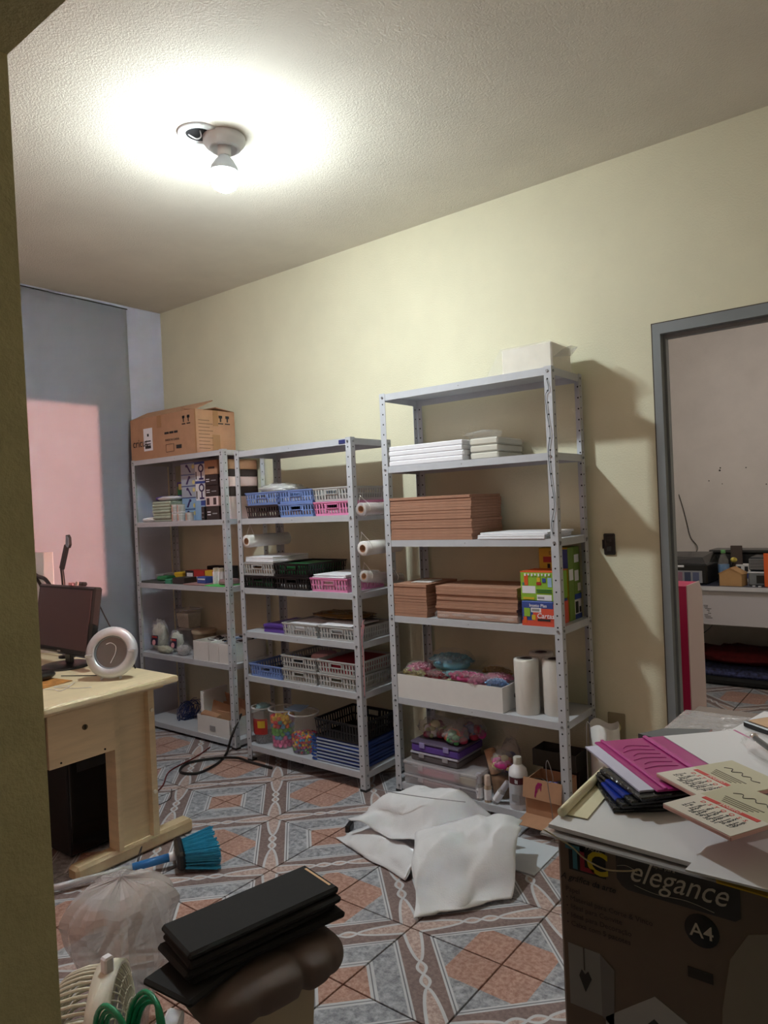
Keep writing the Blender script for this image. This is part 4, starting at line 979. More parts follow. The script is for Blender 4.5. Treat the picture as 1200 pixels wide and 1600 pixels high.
# ---------------------------------------------------------------- white cloth on the floor
def cloth(name, label, C, hf, mat, nu=34, nv=30, seed=0, amp=.02):
    v = []; f = []; P = [Vector(c) for c in C]
    for i in range(nu+1):
        for j in range(nv+1):
            a, b_ = i/nu, j/nv
            p = (P[0]*(1-a)+P[1]*a)*(1-b_)+(P[3]*(1-a)+P[2]*a)*b_
            q = p+Vector((noise.noise(Vector((a*4, b_*4, seed)))*.035, noise.noise(Vector((a*4, b_*4, seed+5)))*.035))*1 if 0 < i < nu and 0 < j < nv else p+Vector((noise.noise(Vector((a*3, b_*3, seed)))*.03, noise.noise(Vector((a*3, b_*3, seed+5)))*.03))
            h = hf(a, b_)
            wr = amp*(abs(noise.noise(Vector((q.x*7, q.y*7, seed+2))))*1.4+.5*abs(noise.noise(Vector((q.x*17+q.y*9, q.y*5, seed+4)))))
            v.append((q.x, q.y, max(.004, h+wr*min(1, h*9+.15))))
    for i in range(nu):
        for j in range(nv):
            k = i*(nv+1)+j; f.append((k, k+nv+1, k+nv+2, k+1))
    o = MB().add(v, f, True).build(name, mat); md = o.modifiers.new('s', 'SOLIDIFY'); md.thickness = .003; md.offset = 1
    return tag(o, label, 'cloth')
ctm = M('white_nonwoven', G(218, 220, 224), .85, var=.02, vs=30, bump=.15, bs=200)
V2 = lambda x, y: Vector((x, y))
def sm(x): x = max(0, min(1, x)); return x*x*(3-2*x)
cloth('white_fabric', 'white fabric lying flat and lowest in the heap, its end toward the desk', (V2(2.36, -.90), V2(2.82, -1.02), V2(2.86, -.78), V2(2.42, -.70)), lambda a, b: .006+.05*math.sin(PI*min(1, b*1.1))*sm(a*3), ctm, seed=3, amp=.012)
fa = cloth('white_fabric', 'white fabric piece arching up in a thick fold at the shelf foot', (V2(2.40, -.86), V2(2.84, -.90), V2(3.06, -.56), V2(2.50, -.50)),
    lambda a, b: .075+.125*sm(b*1.6)*sm((1-b)*2.4+.25)*sm(a*3+.1)*sm((1-a)*2.0+.35)+.015*math.sin(a*9+b*3), ctm, seed=11, amp=.018)
tag(MB().tube([(2.50, -.80, .215), (2.62, -.80, .222), (2.76, -.77, .222), (2.90, -.70, .21)], .0018, 5).build('seam_thread', M('thread_grey', G(140, 140, 146), .7), fa), None, None)
cloth('white_fabric', 'white fabric spread out over the open floor tiles', (V2(2.76, -.86), V2(3.00, -1.215), V2(3.215, -.92), V2(3.10, -.60)),
    lambda a, b: .012+.13*sm((1-a)*1.3)*sm(1-abs(b-.45)*.8)+.05*sm((b-.4)*2)*sm((1-a)*2)+.035*sm(a*2)*(math.sin(b*7+a*2)*.5+.5)*(1-a), ctm, seed=23, amp=.022)
tag(MB().rbox(-.012, .012, -.03, .03, 0, .03, .004).build('black_clip', black, None, (2.352, -.80, .0), (0, 0, .4)), 'small black clip at the tip of the white fabric', 'clip')

# ================================================================== DESK
dk = thing('desk', 'pale wood laminate desk with a drawer and T-shaped foot', 'desk', (1.72, -1.45, 0))
def wx(x): return x-1.72
def wy(y): return y+1.45
MB().rbox(wx(.62), wx(1.862), wy(-2.02), wy(-1.302), .712, .74, .006).build('desk_top', woodh, dk)
MB().box(wx(1.64), wx(1.80), wy(-1.94), wy(-1.34), .69, .7115).build('apron', wood, dk)
lg = MB().box(wx(1.715), wx(1.745), wy(-1.54), wy(-1.40), .062, .69).build('leg_panel', wood, dk)
MB().box(wx(1.70), wx(1.775), wy(-1.562), wy(-1.54), .062, .69).build('leg_edge', wood, dk)
MB().box(wx(1.70), wx(1.775), wy(-1.40), wy(-1.372), .062, .69).build('leg_edge', wood, dk)
for z_ in (.25, .60): MB().cyl((0, 0, 0), .008, .006, 12, Matrix.Translation((wx(1.775), wy(-1.386), z_)) @ Matrix.Rotation(R(90), 4, 'Y')).build('screw_cap', cream, lg)
MB().rbox(wx(1.69), wx(1.765), wy(-1.74), wy(-1.19), .004, .062, .012).build('foot', M('foot_wood', G(196, 176, 140), .5, var=.06), dk)
MB().box(wx(.72), wx(.745), wy(-1.9), wy(-1.4), 0, .7115).build('leg_panel', wood, dk)
dr = MB().box(wx(1.30), wx(1.80), wy(-1.845), wy(-1.575), .49, .689).build('drawer', wood, dk)
MB().cyl((0, 0, 0), .011, .003, 16, Matrix.Translation((wx(1.80), wy(-1.70), .615)) @ Matrix.Rotation(R(90), 4, 'Y')).build('lock', M('lock_brass', G(90, 80, 60), .3, .8), dr)
MB().box(wx(1.803), wx(1.8042), wy(-1.702), wy(-1.698), .608, .622).build('keyhole', hole, dr)
MB().box(wx(1.32), wx(1.79), wy(-1.94), wy(-1.852), .47, .689).build('drawer_frame', M('frame_dark', G(120, 100, 78), .6), dk)
for yy in (-1.80, -1.62): MB().cyl((0, 0, 0), .004, .002, 8, Matrix.Translation((wx(1.80), wy(yy), .505)) @ Matrix.Rotation(R(90), 4, 'Y')).build('peg_hole', hole, dr)
t = thing('computer_tower', 'black computer tower on the floor under the desk', 'computer', (1.375, -1.54, 0))
MB().rbox(-.30, .17, -.112, .112, .012, .48, .006).build('case', M('case_black', (.008, .008, .009), .7), t)
MB().rbox(.168, .178, -.105, .105, .02, .47, .004).build('front_panel', M('gloss_black', (.008, .008, .009), .15), t)
MB().box(.178, .180, -.07, .07, .36, .40).build('drive_bay', M('bay_black', (.02, .02, .02), .5), t)
for (x, y) in ((-.26, -.08), (.13, -.08), (-.26, .08), (.13, .08)): MB().cyl((x, y, 0), .014, .012, 10).build('foot', black, t)
# monitor
t = thing('monitor', 'black flat monitor on the desk, pinkish reflection coloured into its screen', 'monitor', (1.195, -1.47, .7402))
MB().lathe([(.115, 0), (.115, .006), (.10, .012), (.03, .018)], 32).build('stand_base', black, t, (0, .02, 0))
MB().rbox(-.025, .025, .03, .05, .012, .12, .004).build('stand_neck', black, t)
mh = MB().rbox(-.255, .255, -.012, .03, 0, .315, .008).build('screen_housing', black, t, (0, .0, .066), (R(-9), 0, 0))
MB().box(-.238, .238, -.0135, -.0118, .026, .298).build('screen', M('screen_pink_reflection', G(92, 70, 72), .3, coat=.2), mh)  # pinkish reflection of the room put into the base colour
MB().rbox(-.014, .014, -.0140, -.0118, .008, .014, .0008).build('badge', greyp, mh)
MB().rbox(.10, .14, -.01, .02, .316, .335, .006).build('web_camera', black, mh)
MB().cyl((0, 0, 0), .010, .006, 14, Matrix.Translation((.105, -.011, .326)) @ Matrix.Rotation(R(90), 4, 'X')).build('camera_lens', M('lens_ring', G(200, 190, 190), .3), mh)
MB().rbox(.02, .06, -.012, .005, .3152, .33, .003).build('clip', pinkp, mh)
# desk lamp
t = thing('desk_lamp', 'slim folding desk lamp rising behind the monitor', 'lamp', (.99, -1.335, .7402))
MB().lathe([(.04, 0), (.04, .01), (.012, .016)], 20).build('base', black, t)
MB().tube([(0, 0, .012), (.0, .0, .25), (-.004, -.0, .38), (-.014, 0, .45)], .009, 8).build('arm', black, t)
MB().rbox(-.013, .013, -.010, .010, 0, .135, .004).build('lamp_head', M('lamp_head_black', (.02, .02, .022), .3), t, (-.012, 0, .442), (0, R(27), 0))
MB().prism([(-.018, 0), (.010, 0), (.022, .018), (.018, .052), (.004, .066), (-.014, .062)], -.006, .006, Matrix.Rotation(R(90), 4, 'X')).build('head_frame', black, t, (.062, 0, .548), (0, R(4), 0))
MB().prism([(-.015, .004), (.009, .004), (.018, .02), (.014, .050), (.003, .061), (-.011, .058)], .0062, .0075, Matrix.Rotation(R(90), 4, 'X')).build('head_lens', M('lens_blue', G(150, 170, 190), .25), t, (.062, 0, .548), (0, R(4), 0))
tag(MB().rbox(-.065, .065, -.002, .002, 0, .525, .001).build('light_patch_sheet', white, None, (.77, -1.325, .7402), (0, 0, .35)), 'upright white sheet added for the bright light patches behind the monitor', 'sheet')  # added stand-in for bright patches of light on the end wall
tag(MB().tube([(.60, -1.37, .80), (.66, -1.37, 1.10), (.72, -1.37, 1.16), (.80, -1.37, 1.145), (.88, -1.37, 1.13), (.95, -1.375, 1.08), (.98, -1.375, 1.02)], .010, 7).tube([(.72, -1.375, 1.16), (.80, -1.375, 1.13), (.85, -1.375, 1.08), (.88, -1.375, 1.0)], .008, 7).build('monitor_leads', black), 'thick black leads curling behind the monitor', 'cable')
tag(MB().tube([(1.43, -1.41, 1.05), (1.46, -1.39, .97), (1.49, -1.36, .88), (1.54, -1.335, .80), (1.58, -1.33, .745)], .003, 6).build('monitor_cable', black), 'black cord hanging from the monitor to the desk', 'cable')
tag(MB().tube([(1.40, -1.58, .745), (1.47, -1.53, .743), (1.54, -1.48, .743), (1.52, -1.40, .743), (1.36, -1.36, .743)], .0022, 6).build('mouse_cable', black), 'thin black mouse cord across the desk', 'cable')
t = thing('mouse_pad', 'orange brown printed mouse pad on the desk', 'mouse pad', (1.43, -1.70, .7402), .15)
MB().rbox(-.11, .11, -.09, .09, 0, .003, .001).build('pad', M('pad_print', G(176, 120, 60), .7, var=.5, vs=25), t)
t = thing('computer_mouse', 'black mouse on the printed pad', 'mouse', (1.40, -1.655, .7436), .3)
lump(.034, .055, .018, .03, 1, 1).build('shell', black, t); MB().rbox(-.003, .003, -.045, -.02, .03, .036, .002).build('wheel', greyp, t)
tag(MB().tube([(1.52, -1.77, .743), (1.60, -1.72, .743), (1.66, -1.72, .743), (1.62, -1.66, .745), (1.57, -1.70, .743), (1.68, -1.66, .743), (1.72, -1.62, .743)], .0016, 5).tube([(1.62, -1.66, .744), (1.60, -1.63, .75), (1.57, -1.61, .743)], .0016, 5).build('earphones', white), 'thin white earphone cord tangled on the desk', 'earphones')
# round mirror / ring
t = thing('round_mirror', 'round mirror in a wide silver ring on little legs', 'mirror', (1.655, -1.485, .7402), (0, 0, R(40)))
tilt = Matrix.Translation((0, 0, .113)) @ Matrix.Rotation(R(90-17), 4, 'X')
silver = M('silver_paint', G(196, 200, 206), .3, .35)
MB().lathe([(.070, .016), (.074, .020), (.098, .016), (.109, .004), (.106, -.014), (.09, -.022), (.070, -.012), (.070, .016)], 40, tilt, False, False).build('ring', silver, t)
MB().lathe([(.0, .004), (.069, .004)], 36, tilt, False, False).build('mirror_glass', M('mirror_glass', G(112, 110, 108), .25, .5), t)
MB().lathe([(.064, .005), (.069, .005), (.070, .009), (.064, .009), (.064, .005)], 36, tilt, False, False).build('inner_rim', M('silver_dark', G(130, 134, 140), .3, .6), t)
MB().rbox(-.105, -.075, -.028, .0, .10, .112, .003).rbox(.075, .105, -.028, .0, .115, .127, .003).build('ring_joint', silver, t)
MB().ball((0, -.028, .035), .008, 8, (1, .5, 1)).build('knob', silver, t)
for sx in (-1, 1): MB().tube([(.03*sx, -.008, .02), (.042*sx, -.026, .0045)], [.008, .004], 8, False).build('leg', silver, t)
MB().tube([(0, .01, .03), (0, .06, .0045)], .005, 8, False).build('leg', silver, t)
MB().tube([(-.012, -.0135, .05), (.0, -.016, .075), (.018, -.012, .11), (.02, -.008, .14), (.0, -.006, .155), (-.02, -.006, .15)], .0016, 5).build('loose_cord', white, t)

# ================================================================== FLOOR CLUTTER
# broom
bd = Vector((2.10, -1.30, .06)); be = Vector((1.775, -1.86, .02))
t = thing('broom', 'broom with blue bristles and a white and blue handle', 'broom', (1.97, -1.44, .05), (0, 0, math.atan2(.53, .31)))
MB().tube([(-.62, 0, -.035), (-.14, 0, -.012)], .013, 10, False).build('handle', M('broom_white', G(206, 210, 216), .4), t)
MB().tube([(-.16, 0, -.013), (-.02, 0, -.004)], .0165, 12, False).build('grip_sleeve', M('broom_blue', G(44, 120, 190), .35), t)
MB().tube([(-.02, 0, -.004), (.005, 0, -.003)], .018, 12, False).build('collar', white, t)
MB().rbox(.005, .04, -.085, .085, -.035, .04, .012).build('head_block', black, t)
for s in (-1, 1): MB().rbox(.012, .03, s*.06-.02, s*.06+.02, -.02, .03, .006).build('head_wing', black, t)
b = MB(); rd = random.Random(3)
for k in range(420):
    y0 = rd.uniform(-.078, .078); z0 = rd.uniform(-.03, .034); L = .125+rd.uniform(-.012, .012); sp = y0*.55+rd.uniform(-.006, .006)
    p0 = Vector((.036, y0, z0)); p1 = Vector((.036+L, y0+sp, max(-.045, z0*1.3+rd.uniform(-.006, .006)))); d = Vector((0, .0016, .0012))
    b.add([p0-d, p0+d, p1+d*1.3, p1-d*1.3, p0+Vector((0, -.001, .0018)), p1+Vector((0, -.0012, .002))], [(0, 1, 2, 3), (0, 4, 5, 3), (4, 1, 2, 5)])
o = b.build('bristles', M('bristle_blue', G(40, 146, 184), .5, var=.15, vs=40), t); o['kind'] = 'stuff'
tag(MB().tube([(1.93, -1.61, .005), (1.90, -1.56, .05), (1.885, -1.53, .1), (1.87, -1.535, .07), (1.865, -1.55, .02), (1.86, -1.57, .004)], .002, 5).build('loose_wire', M('wire_grey', G(70, 70, 72), .4)), 'bent grey wire standing against the desk foot', 'wire')
# stool with cushion
rz_ = R(-12.6)
t = thing('stool', 'low stool with a tufted brown cushion under black boards', 'stool', (3.185, -2.045, 0), rz_)
MB().frustum((-.05, .05, -.10, .08), (-.06, .06, -.11, .10), 0, .325).build('base', M('stool_beige', G(176, 164, 136), .6), t)
v = []; f = []; nu, nv = 220, 30
def sq(x): return math.copysign(abs(x)**.55, x)
for i in range(nu):
    a = 2*PI*i/nu
    for j in range(nv+1):
        ph = -PI/2+PI*j/nv
        c_ = math.cos(ph)**.45 if math.cos(ph) > 0 else 0
        x = .118*sq(math.cos(a))*c_; y = .185*sq(math.sin(a))*c_; z_ = .046*math.copysign(abs(math.sin(ph))**.8, ph)
        g_ = 1-.15*math.exp(-((y-.045)/.013)**2)-.05*math.exp(-((y+.07)/.013)**2)-.04*math.exp(-((y-.12)/.012)**2)
        v.append((x*g_, y, .364+z_*g_))
for i in range(nu):
    for j in range(nv): f.append((i*(nv+1)+j, ((i+1) % nu)*(nv+1)+j, ((i+1) % nu)*(nv+1)+j+1, i*(nv+1)+j+1))
MB().add(v, f, True).build('cushion', M('brown_suede', G(104, 92, 86), .95, var=.08, vs=12), t)
# black boards
for k in range(5):
    dx, dy, a = ((-.035, -.035, .30), (.0, .015, -.05), (-.012, .0, .02), (-.004, .01, -.02), (-.012, .012, .0))[k]
    t = thing('fabric_board', 'black cloth-covered board in the pile on the stool, '+ORD[k] if k < 4 else 'black cloth-covered board on top of the pile, pale strip at its end', 'board', (3.165+dx, -2.052+dy, .4115+k*.0175), (0, 0, rz_+a), 'pile of black boards')
    MB().rbox(-.076, .076, -.195, .195, 0, .017, .006).build('board', blackm, t)
    if k == 4: MB().box(-.055, .055, .178, .184, .0165, .0178).build('pale_strip', M('pale_wood_strip', G(206, 170, 130), .6), t)
# standing clear bag
v = []; f = []; N = 40; ZS = 26
for j in range(ZS+1):
    q = j/ZS
    r_ = .055+.085*sm(q*1.5) if q < .8 else .14*math.sqrt(max(0.0, 1-((q-.8)/.2)**2))+.004
    for k in range(N):
        a = 2*PI*k/N
        w_ = 1+.28*noise.noise(Vector((math.cos(a)*1.6, math.sin(a)*1.6, q*2.2+4)))+.16*noise.noise(Vector((math.cos(a)*5, math.sin(a)*5, q*3+8)))
        v.append((r_*w_*math.cos(a)*1.0, r_*w_*math.sin(a)*.95, .001+.42*q+(.02*noise.noise(Vector((math.cos(a)*2, math.sin(a)*2, 3))) if q > .3 else 0)))
for j in range(ZS):
    for k in range(N): f.append((j*N+k, j*N+(k+1) % N, (j+1)*N+(k+1) % N, (j+1)*N+k))
tag(MB().add(v, f, False).build('plastic_bag', M('bag_film', (.62, .59, .60), .14, alpha=.52, bump=.9, bs=16), None, (2.63, -2.065, 0)), 'large clear plastic bag standing puffed up on the tiles', 'bag')
# fan
ax = Vector((math.cos(R(47)), math.sin(R(47)), .0)).normalized()
t = thing('desk_fan', 'cream desk fan with a round slotted cage on the floor', 'fan', (2.875, -2.255, 0))
rotm = ax.to_track_quat('Z', 'Y').to_matrix().to_4x4(); cen = Matrix.Translation((0, 0, .195)) @ rotm
MB().lathe([(.152, -.03), (.160, -.03), (.163, .0), (.160, .022), (.150, .022), (.150, -.03)], 48, cen, False, False).build('cage_ring', cream, t)
for k in range(52):
    a = 2*PI*k/52
    pts = [(.152*math.cos(a), .152*math.sin(a), -.026), (.150*math.cos(a), .150*math.sin(a), -.07), (.128*math.cos(a), .128*math.sin(a), -.115), (.05*math.cos(a), .05*math.sin(a), -.14)]
    MB().tube([cen @ Vector(p) for p in pts], .0042, 5).build('rear_slat', cream, t)
b = MB()
for k in range(46):
    a = 2*PI*k/46
    b.tube([cen @ Vector(p) for p in ((.02*math.cos(a-.5), .02*math.sin(a-.5), .045), (.07*math.cos(a-.3), .07*math.sin(a-.3), .042), (.12*math.cos(a-.1), .12*math.sin(a-.1), .034), (.151*math.cos(a), .151*math.sin(a), .018))], .002, 4)
for r_ in (.05, .075, .1, .125):
    b.tube([cen @ Vector((r_*math.cos(2*PI*i/16), r_*math.sin(2*PI*i/16), .043-.5*(max(0, r_-.08))**1.2)) for i in range(17)], .0018, 4)
b.build('front_grille', cream, t)
MB().lathe([(.0, -.105), (.045, -.105), (.05, -.07), (.045, -.03), (0, -.03)], 20, cen).build('motor', cream, t)
for k in range(3):
    a = 2*PI*k/3
    MB().add([tuple(cen @ Vector(p)) for p in ((.02*math.cos(a), .02*math.sin(a), .0), (.13*math.cos(a-.35), .13*math.sin(a-.35), .012), (.135*math.cos(a+.35), .135*math.sin(a+.35), -.012), (.02*math.cos(a+.9), .02*math.sin(a+.9), -.004))], [(0, 1, 2, 3)]).build('blade', greyp, t)
MB().lathe([(.09, 0), (.09, .012), (.03, .02), (.022, .03), (.02, .06)], 24).build('base', cream, t)
MB().rbox(-.012, .012, -.012, .012, -.03, .03, .004).build('cage_clip', white, t, tuple(Vector((0, 0, .195)) + (rotm @ Vector((0, .166, 0)))))
# green bag and adapter
gm = M('green_bag', G(24, 140, 96), .35, var=.12, vs=14, bump=.6, bs=30)
t = thing('green_bag', 'green plastic carrier bag with its handles up beside the fan', 'bag', (3.135, -2.36, 0))
lump(.095, .08, .185, .3, 3, 141).build('bag_body', gm, t)
for (s, o_) in ((-1, 0), (1, .03)):
    for q in range(3):
        MB().tube([(-.08+o_, .02*s+q*.004, .28), (-.075+o_+q*.008, .03*s+q*.008, .39), (-.02+o_, .035*s+q*.010, .45-q*.016), (.04+o_-q*.006, .03*s, .42), (.06+o_, .02*s, .28)], .0055, 6).build('handle', gm, t)
t = thing('power_adapter', 'small white power adapter lying on the green bag', 'adapter', (3.175, -2.29, .345), (.3, .2, .6))
MB().rbox(-.018, .018, -.022, .022, 0, .06, .005).build('adapter_body', white, t)
MB().ball((-.02, .0, .02), .018, 10, (1.2, 1, 1)).build('round_end', M('adapter_gloss', G(226, 226, 230), .15), t)
MB().box(.017, .019, -.006, -.002, .03, .034).box(.017, .019, .004, .008, .03, .034).build('pin_holes', hole, t)

# ================================================================== FOREGROUND BOX WITH PAPERS
BX0, BX1, BY0, BY1, BZ = 3.985, 4.62, -2.15, -1.36, .915
bx = thing('paper_box', 'big brown-grey printed paper carton lettered elegance', 'carton', (BX0, BY0, 0))
cb = M('box_taupe', G(118, 102, 92), .6, var=.03)
MB().rbox(0, BX1-BX0, 0, BY1-BY0, 0, BZ, .004).build('box_body', cb, bx)
def fp(x0, x1, z0, z1, m, name, e=.001): return MB().box(x0-BX0, x1-BX0, -e, .0005, z0, z1).build(name, m, bx)
lg = fp(4.003, 4.059, .868, .911, ink, 'logo_block')
dt = M('panel_dark', G(66, 64, 66), .6)
e0 = -.0016
for (x, w_, m_, s_) in ((4.013, .016, M('logo_teal', G(70, 130, 150), .5), 'T'), (4.030, .014, M('logo_red', G(150, 40, 60), .5), 'L'), (4.047, .016, M('logo_yellow', G(210, 190, 50), .5), 'C')):
    text(s_, .047, m_, bx, (x-BX0, e0, .872), bold=.0012, name='logo_letter')
text('PAPEL', .009, M('print_pale', G(170, 160, 150), .6), bx, (4.042-BX0, e0-.0006, .9045))
text('A gráfica da arte', .0125, ink, bx, (4.031-BX0, e0, .852), shear=.3, bold=.0001)
pn = MB().prism([(4.075-BX0, .875), (4.082-BX0, .866), (4.09-BX0, .862), (4.23-BX0, .862), (4.237-BX0, .868), (4.237-BX0, .912), (4.075-BX0, .912)], 0, .001, Matrix.Rotation(R(90), 4, 'X')).build('title_panel', dt, bx)
pal = M('print_light', G(206, 200, 190), .6)
text('elegance', .044, pal, bx, (4.156-BX0, e0-.0004, .878), shear=.45, sx=.85)
MB().tube([(4.076-BX0, -.0013, .893), (4.09-BX0, -.0013, .8965), (4.105-BX0, -.0013, .892)], .0004, 4).tube([(4.10-BX0, -.0013, .872), (4.13-BX0, -.0013, .868), (4.17-BX0, -.0013, .871), (4.205-BX0, -.0013, .866)], .0004, 4).build('flourish', pal, bx)
text('papel para', .008, M('print_pale', G(170, 160, 150), .6), bx, (4.14-BX0, e0, .905))
MB().lathe([(0, 0), (.022, 0), (.022, .001), (0, .001)], 28, Matrix.Translation((4.188-BX0, 0, .836)) @ Matrix.Rotation(R(90), 4, 'X')).build('size_badge', ink, bx)
text('A4', .026, pal, bx, (4.188-BX0, e0, .827), bold=.0002)
for k, s_ in enumerate(('Papel', '• Material para Corte & Vinco', '• Ideal para Convite', '• Ideal para Decoração', '• Caixa com 5 pacotes')):
    text(s_, .0105, M('print_dim', G(70, 60, 56), .7), bx, (3.996-BX0, e0, .834-k*.0125), ax='LEFT')
cdp = fp(3.996, 4.045, .664, .755, M('print_card', G(150, 150, 152), .6), 'printed_card')
MB().add([(4.045-BX0, -.001, .755), (4.066-BX0, -.001, .738), (4.062-BX0, -.001, .652), (4.045-BX0, -.001, .664)], [(0, 3, 2, 1)]).build('printed_card_side', M('print_card2', G(128, 126, 128), .6), bx)
MB().prism([(4.012-BX0, .712), (4.021-BX0, .69), (4.031-BX0, .712), (4.026-BX0, .722), (4.021-BX0, .716), (4.016-BX0, .722)], .001, .0016, Matrix.Rotation(R(90), 4, 'X')).build('printed_heart', M('print_heart', G(60, 56, 58), .6), bx)
fp(4.0195, 4.0215, .722, .755, M('print_ribbon', G(90, 84, 84), .6), 'printed_ribbon', .0015)
MB().prism([(4.05-BX0, .64), (4.05-BX0, .665), (4.122-BX0, .722), (4.19-BX0, .69), (4.19-BX0, .64)], 0, .001, Matrix.Rotation(R(90), 4, 'X')).build('printed_sheet', M('print_sheet', G(186, 186, 190), .6), bx)
MB().prism([(4.085-BX0, .65), (4.12-BX0, .69), (4.15-BX0, .67), (4.13-BX0, .64)], .001, .0015, Matrix.Rotation(R(90), 4, 'X')).build('printed_photo', M('print_photo', G(70, 70, 74), .6), bx)
MB().prism([(4.205-BX0, .64), (4.21-BX0, .74), (4.222-BX0, .81), (4.245-BX0, .85), (4.30-BX0, .87), (4.36-BX0, .86), (4.38-BX0, .64)], 0, .0012, Matrix.Rotation(R(90), 4, 'X')).build('printed_jug', M('print_jug', G(150, 142, 132), .6), bx)
fp(4.168, 4.20, .768, .782, M('print_dark', G(56, 50, 48), .6), 'printed_clip')
# stack of big sheets on top
def sheet(name, label, cat, pts, z0, h, mat, group=None):
    c_ = sum((Vector((*p, 0)) for p in pts), Vector())/len(pts)
    o = MB().prism([(p[0]-c_.x, p[1]-c_.y) for p in pts], 0, h).build(name, mat, None, (c_.x, c_.y, z0))
    return tag(o, label, cat, group)
zt = BZ+.0005
sheet('clear_sleeve', 'clear plastic sleeve jutting from under the white sheets', 'sleeve', [(3.965, -2.165), (4.60, -2.172), (4.60, -1.40), (3.975, -1.42)], zt, .003, film2)
sheet('yellow_sheet', 'bright yellow sheet peeking out beneath the white sheets', 'paper', [(4.19, -2.10), (4.215, -2.175), (4.55, -2.19), (4.55, -1.6), (4.2, -1.6)], zt+.0035, .002, yel)
wp = M('sheet_white', G(222, 222, 226), .5)
sheet('poster_sheet', 'large white sheet spread over the elegance carton', 'paper', [(3.972, -2.150), (4.262, -2.158), (4.6, -2.15), (4.6, -1.37), (3.965, -1.65)], zt+.006, .006, wp)
sheet('poster_sheet', 'second white sheet lying at the carton edge under the calendars', 'paper', [(4.18, -2.185), (4.58, -2.17), (4.58, -1.9), (4.2, -1.95)], zt+.0125, .003, wp)
z0 = zt+.0128
t = thing('cream_roll', 'rolled cream sheet at the end of the carton, facing the shelf', 'roll', (3.975, -2.02, zt+.0125), (0, 0, R(4)))
MB().tube([(-.002, -.10, .0075), (.0, 0, .0075), (.004, .10, .0075)], .007, 10).build('rolled_edge', M('cream_sheet', G(226, 218, 184), .6), t)
MB().box(.0, .035, -.09, .09, .0005, .002).build('sheet', M('cream_sheet', G(226, 218, 184), .6), t)
# black sleeves with blue edges
for k in range(4):
    t = thing('black_sleeve', 'black glossy sleeve in the pile under the magenta folder, '+(ORD[k] if k < 3 else 'topmost'), 'sleeve', (4.085+.004*k, -1.955+.006*k, z0+.0004+k*.0072), R(35+k*5), 'pile of black sleeves')
    MB().rbox(-.10, .10, -.065, .065, 0, .0068, .002).build('sleeve', M('gloss_black2', (.01, .01, .012), .2, bump=.4, bs=60), t)
    if k in (1, 2): MB().rbox(-.101, -.06, -.04, .03, .0005, .0073, .002).build('blue_edge', M('cobalt', G(24, 52, 160), .2), t)
zf = z0+.0295
t = thing('ring_folder', 'magenta plastic folder lying open with a white page', 'folder', (4.105, -1.85, zf), R(45))
MB().rbox(-.13, .155, -.118, .118, 0, .004, .002).build('cover', magenta, t)
MB().rbox(-.035, -.026, -.118, .118, .004, .008, .002).build('crease', M('magenta_light', G(200, 80, 160), .25), t)
MB().rbox(-.118, -.112, -.118, .118, .004, .007, .001).build('crease', M('magenta_light', G(200, 80, 160), .25), t)
MB().box(.005, .145, -.112, .112, .0042, .0056).build('white_page', wp, t)
MB().box(-.155, -.131, -.11, .10, .0, .003).build('lilac_strip', M('lilac_page', G(206, 204, 230), .5), t)
for k in range(6): MB().tube([(-.105+.01*(k % 2), -.03+k*.02, .0043), (-.08, -.025+k*.021, .0050), (-.045, -.03+k*.02, .0043)], .0006, 4).build('film_wrinkle', M('magenta_light', G(200, 80, 160), .25), t)
def calendar(label, x, y, zz, a):
    t = thing('pocket_calendar', label, 'calendar', (x, y, zz), (0, 0, a), 'pads of pocket calendars')
    MB().rbox(-.074, .074, -.058, .058, 0, .006, .001).build('pad', M('pad_pink_edge', G(226, 176, 166), .6), t)
    cm = M('calendar_paper', G(226, 218, 206), .6); bg = M('calendar_beige', G(206, 200, 172), .6)
    MB().box(-.0735, -.002, -.0575, .0575, .006, .0068).build('calendar_grid_panel', cm, t)
    MB().box(-.002, .0735, -.0575, .0575, .006, .0068).build('beige_panel', bg, t)
    rr = M('calendar_red', G(214, 70, 62), .6)
    MB().box(-.012, -.004, -.046, .046, .0068, .0073).build('month_bar', rr, t)
    fl = (0, 0, R(-90))
    text('JANEIRO', .009, cm, t, (-.0105, 0, .0074), fl)
    rows = ['D  S  T  Q  Q  S  S', '     1   2   3   4   5   6', '7   8   9  10 11 12 13', '14 15 16 17 18 19 20', '21 22 23 24 25 26 27', '28 29 30 31']
    for k, s_ in enumerate(rows): text(s_, .0098, ink if k else rr, t, (-.0245-k*.0075, 0, .0069), fl, bold=.0001)
    MB().tube([(.038, .035, .0072), (.046, .025, .0072), (.036, .016, .0072), (.047, .006, .0072), (.038, -.004, .0072), (.045, -.014, .0072), (.037, -.024, .0072), (.042, -.036, .0072)], .0006, 4).build('script_print', M('dark_print', G(60, 40, 44), .5), t)
    for k in range(4): MB().box(.020-k*.0055, .0222-k*.0055, -.030+.004*k, .034-.003*k, .0068, .0072).build('print_line', M('dim_print', G(120, 112, 92), .6), t)
    return t
def flat(dx, a): return a
calendar('pocket calendar pad half hidden under a second one', 4.172, -1.955, zf+.0075, R(54))
calendar('pocket calendar pad lying on top of another pad', 4.217, -2.072, zf+.0147, R(61))
sheet('white_card', 'white card at the far end of the carton, under the framed piece', 'paper', [(4.09, -1.64), (4.135, -1.40), (4.42, -1.40), (4.42, -1.72), (4.25, -1.76)], z0, .004, wp)
t = thing('wooden_plaque', 'small black-edged wooden plaque on the white card', 'plaque', (4.19, -1.53, z0+.0045), R(-35))
MB().rbox(-.055, .055, -.045, .045, 0, .012, .002).build('edge', black, t); MB().rbox(-.048, .048, -.038, .038, .012, .014, .001).build('wood_face', M('amber_wood', G(196, 150, 92), .5, var=.1), t)
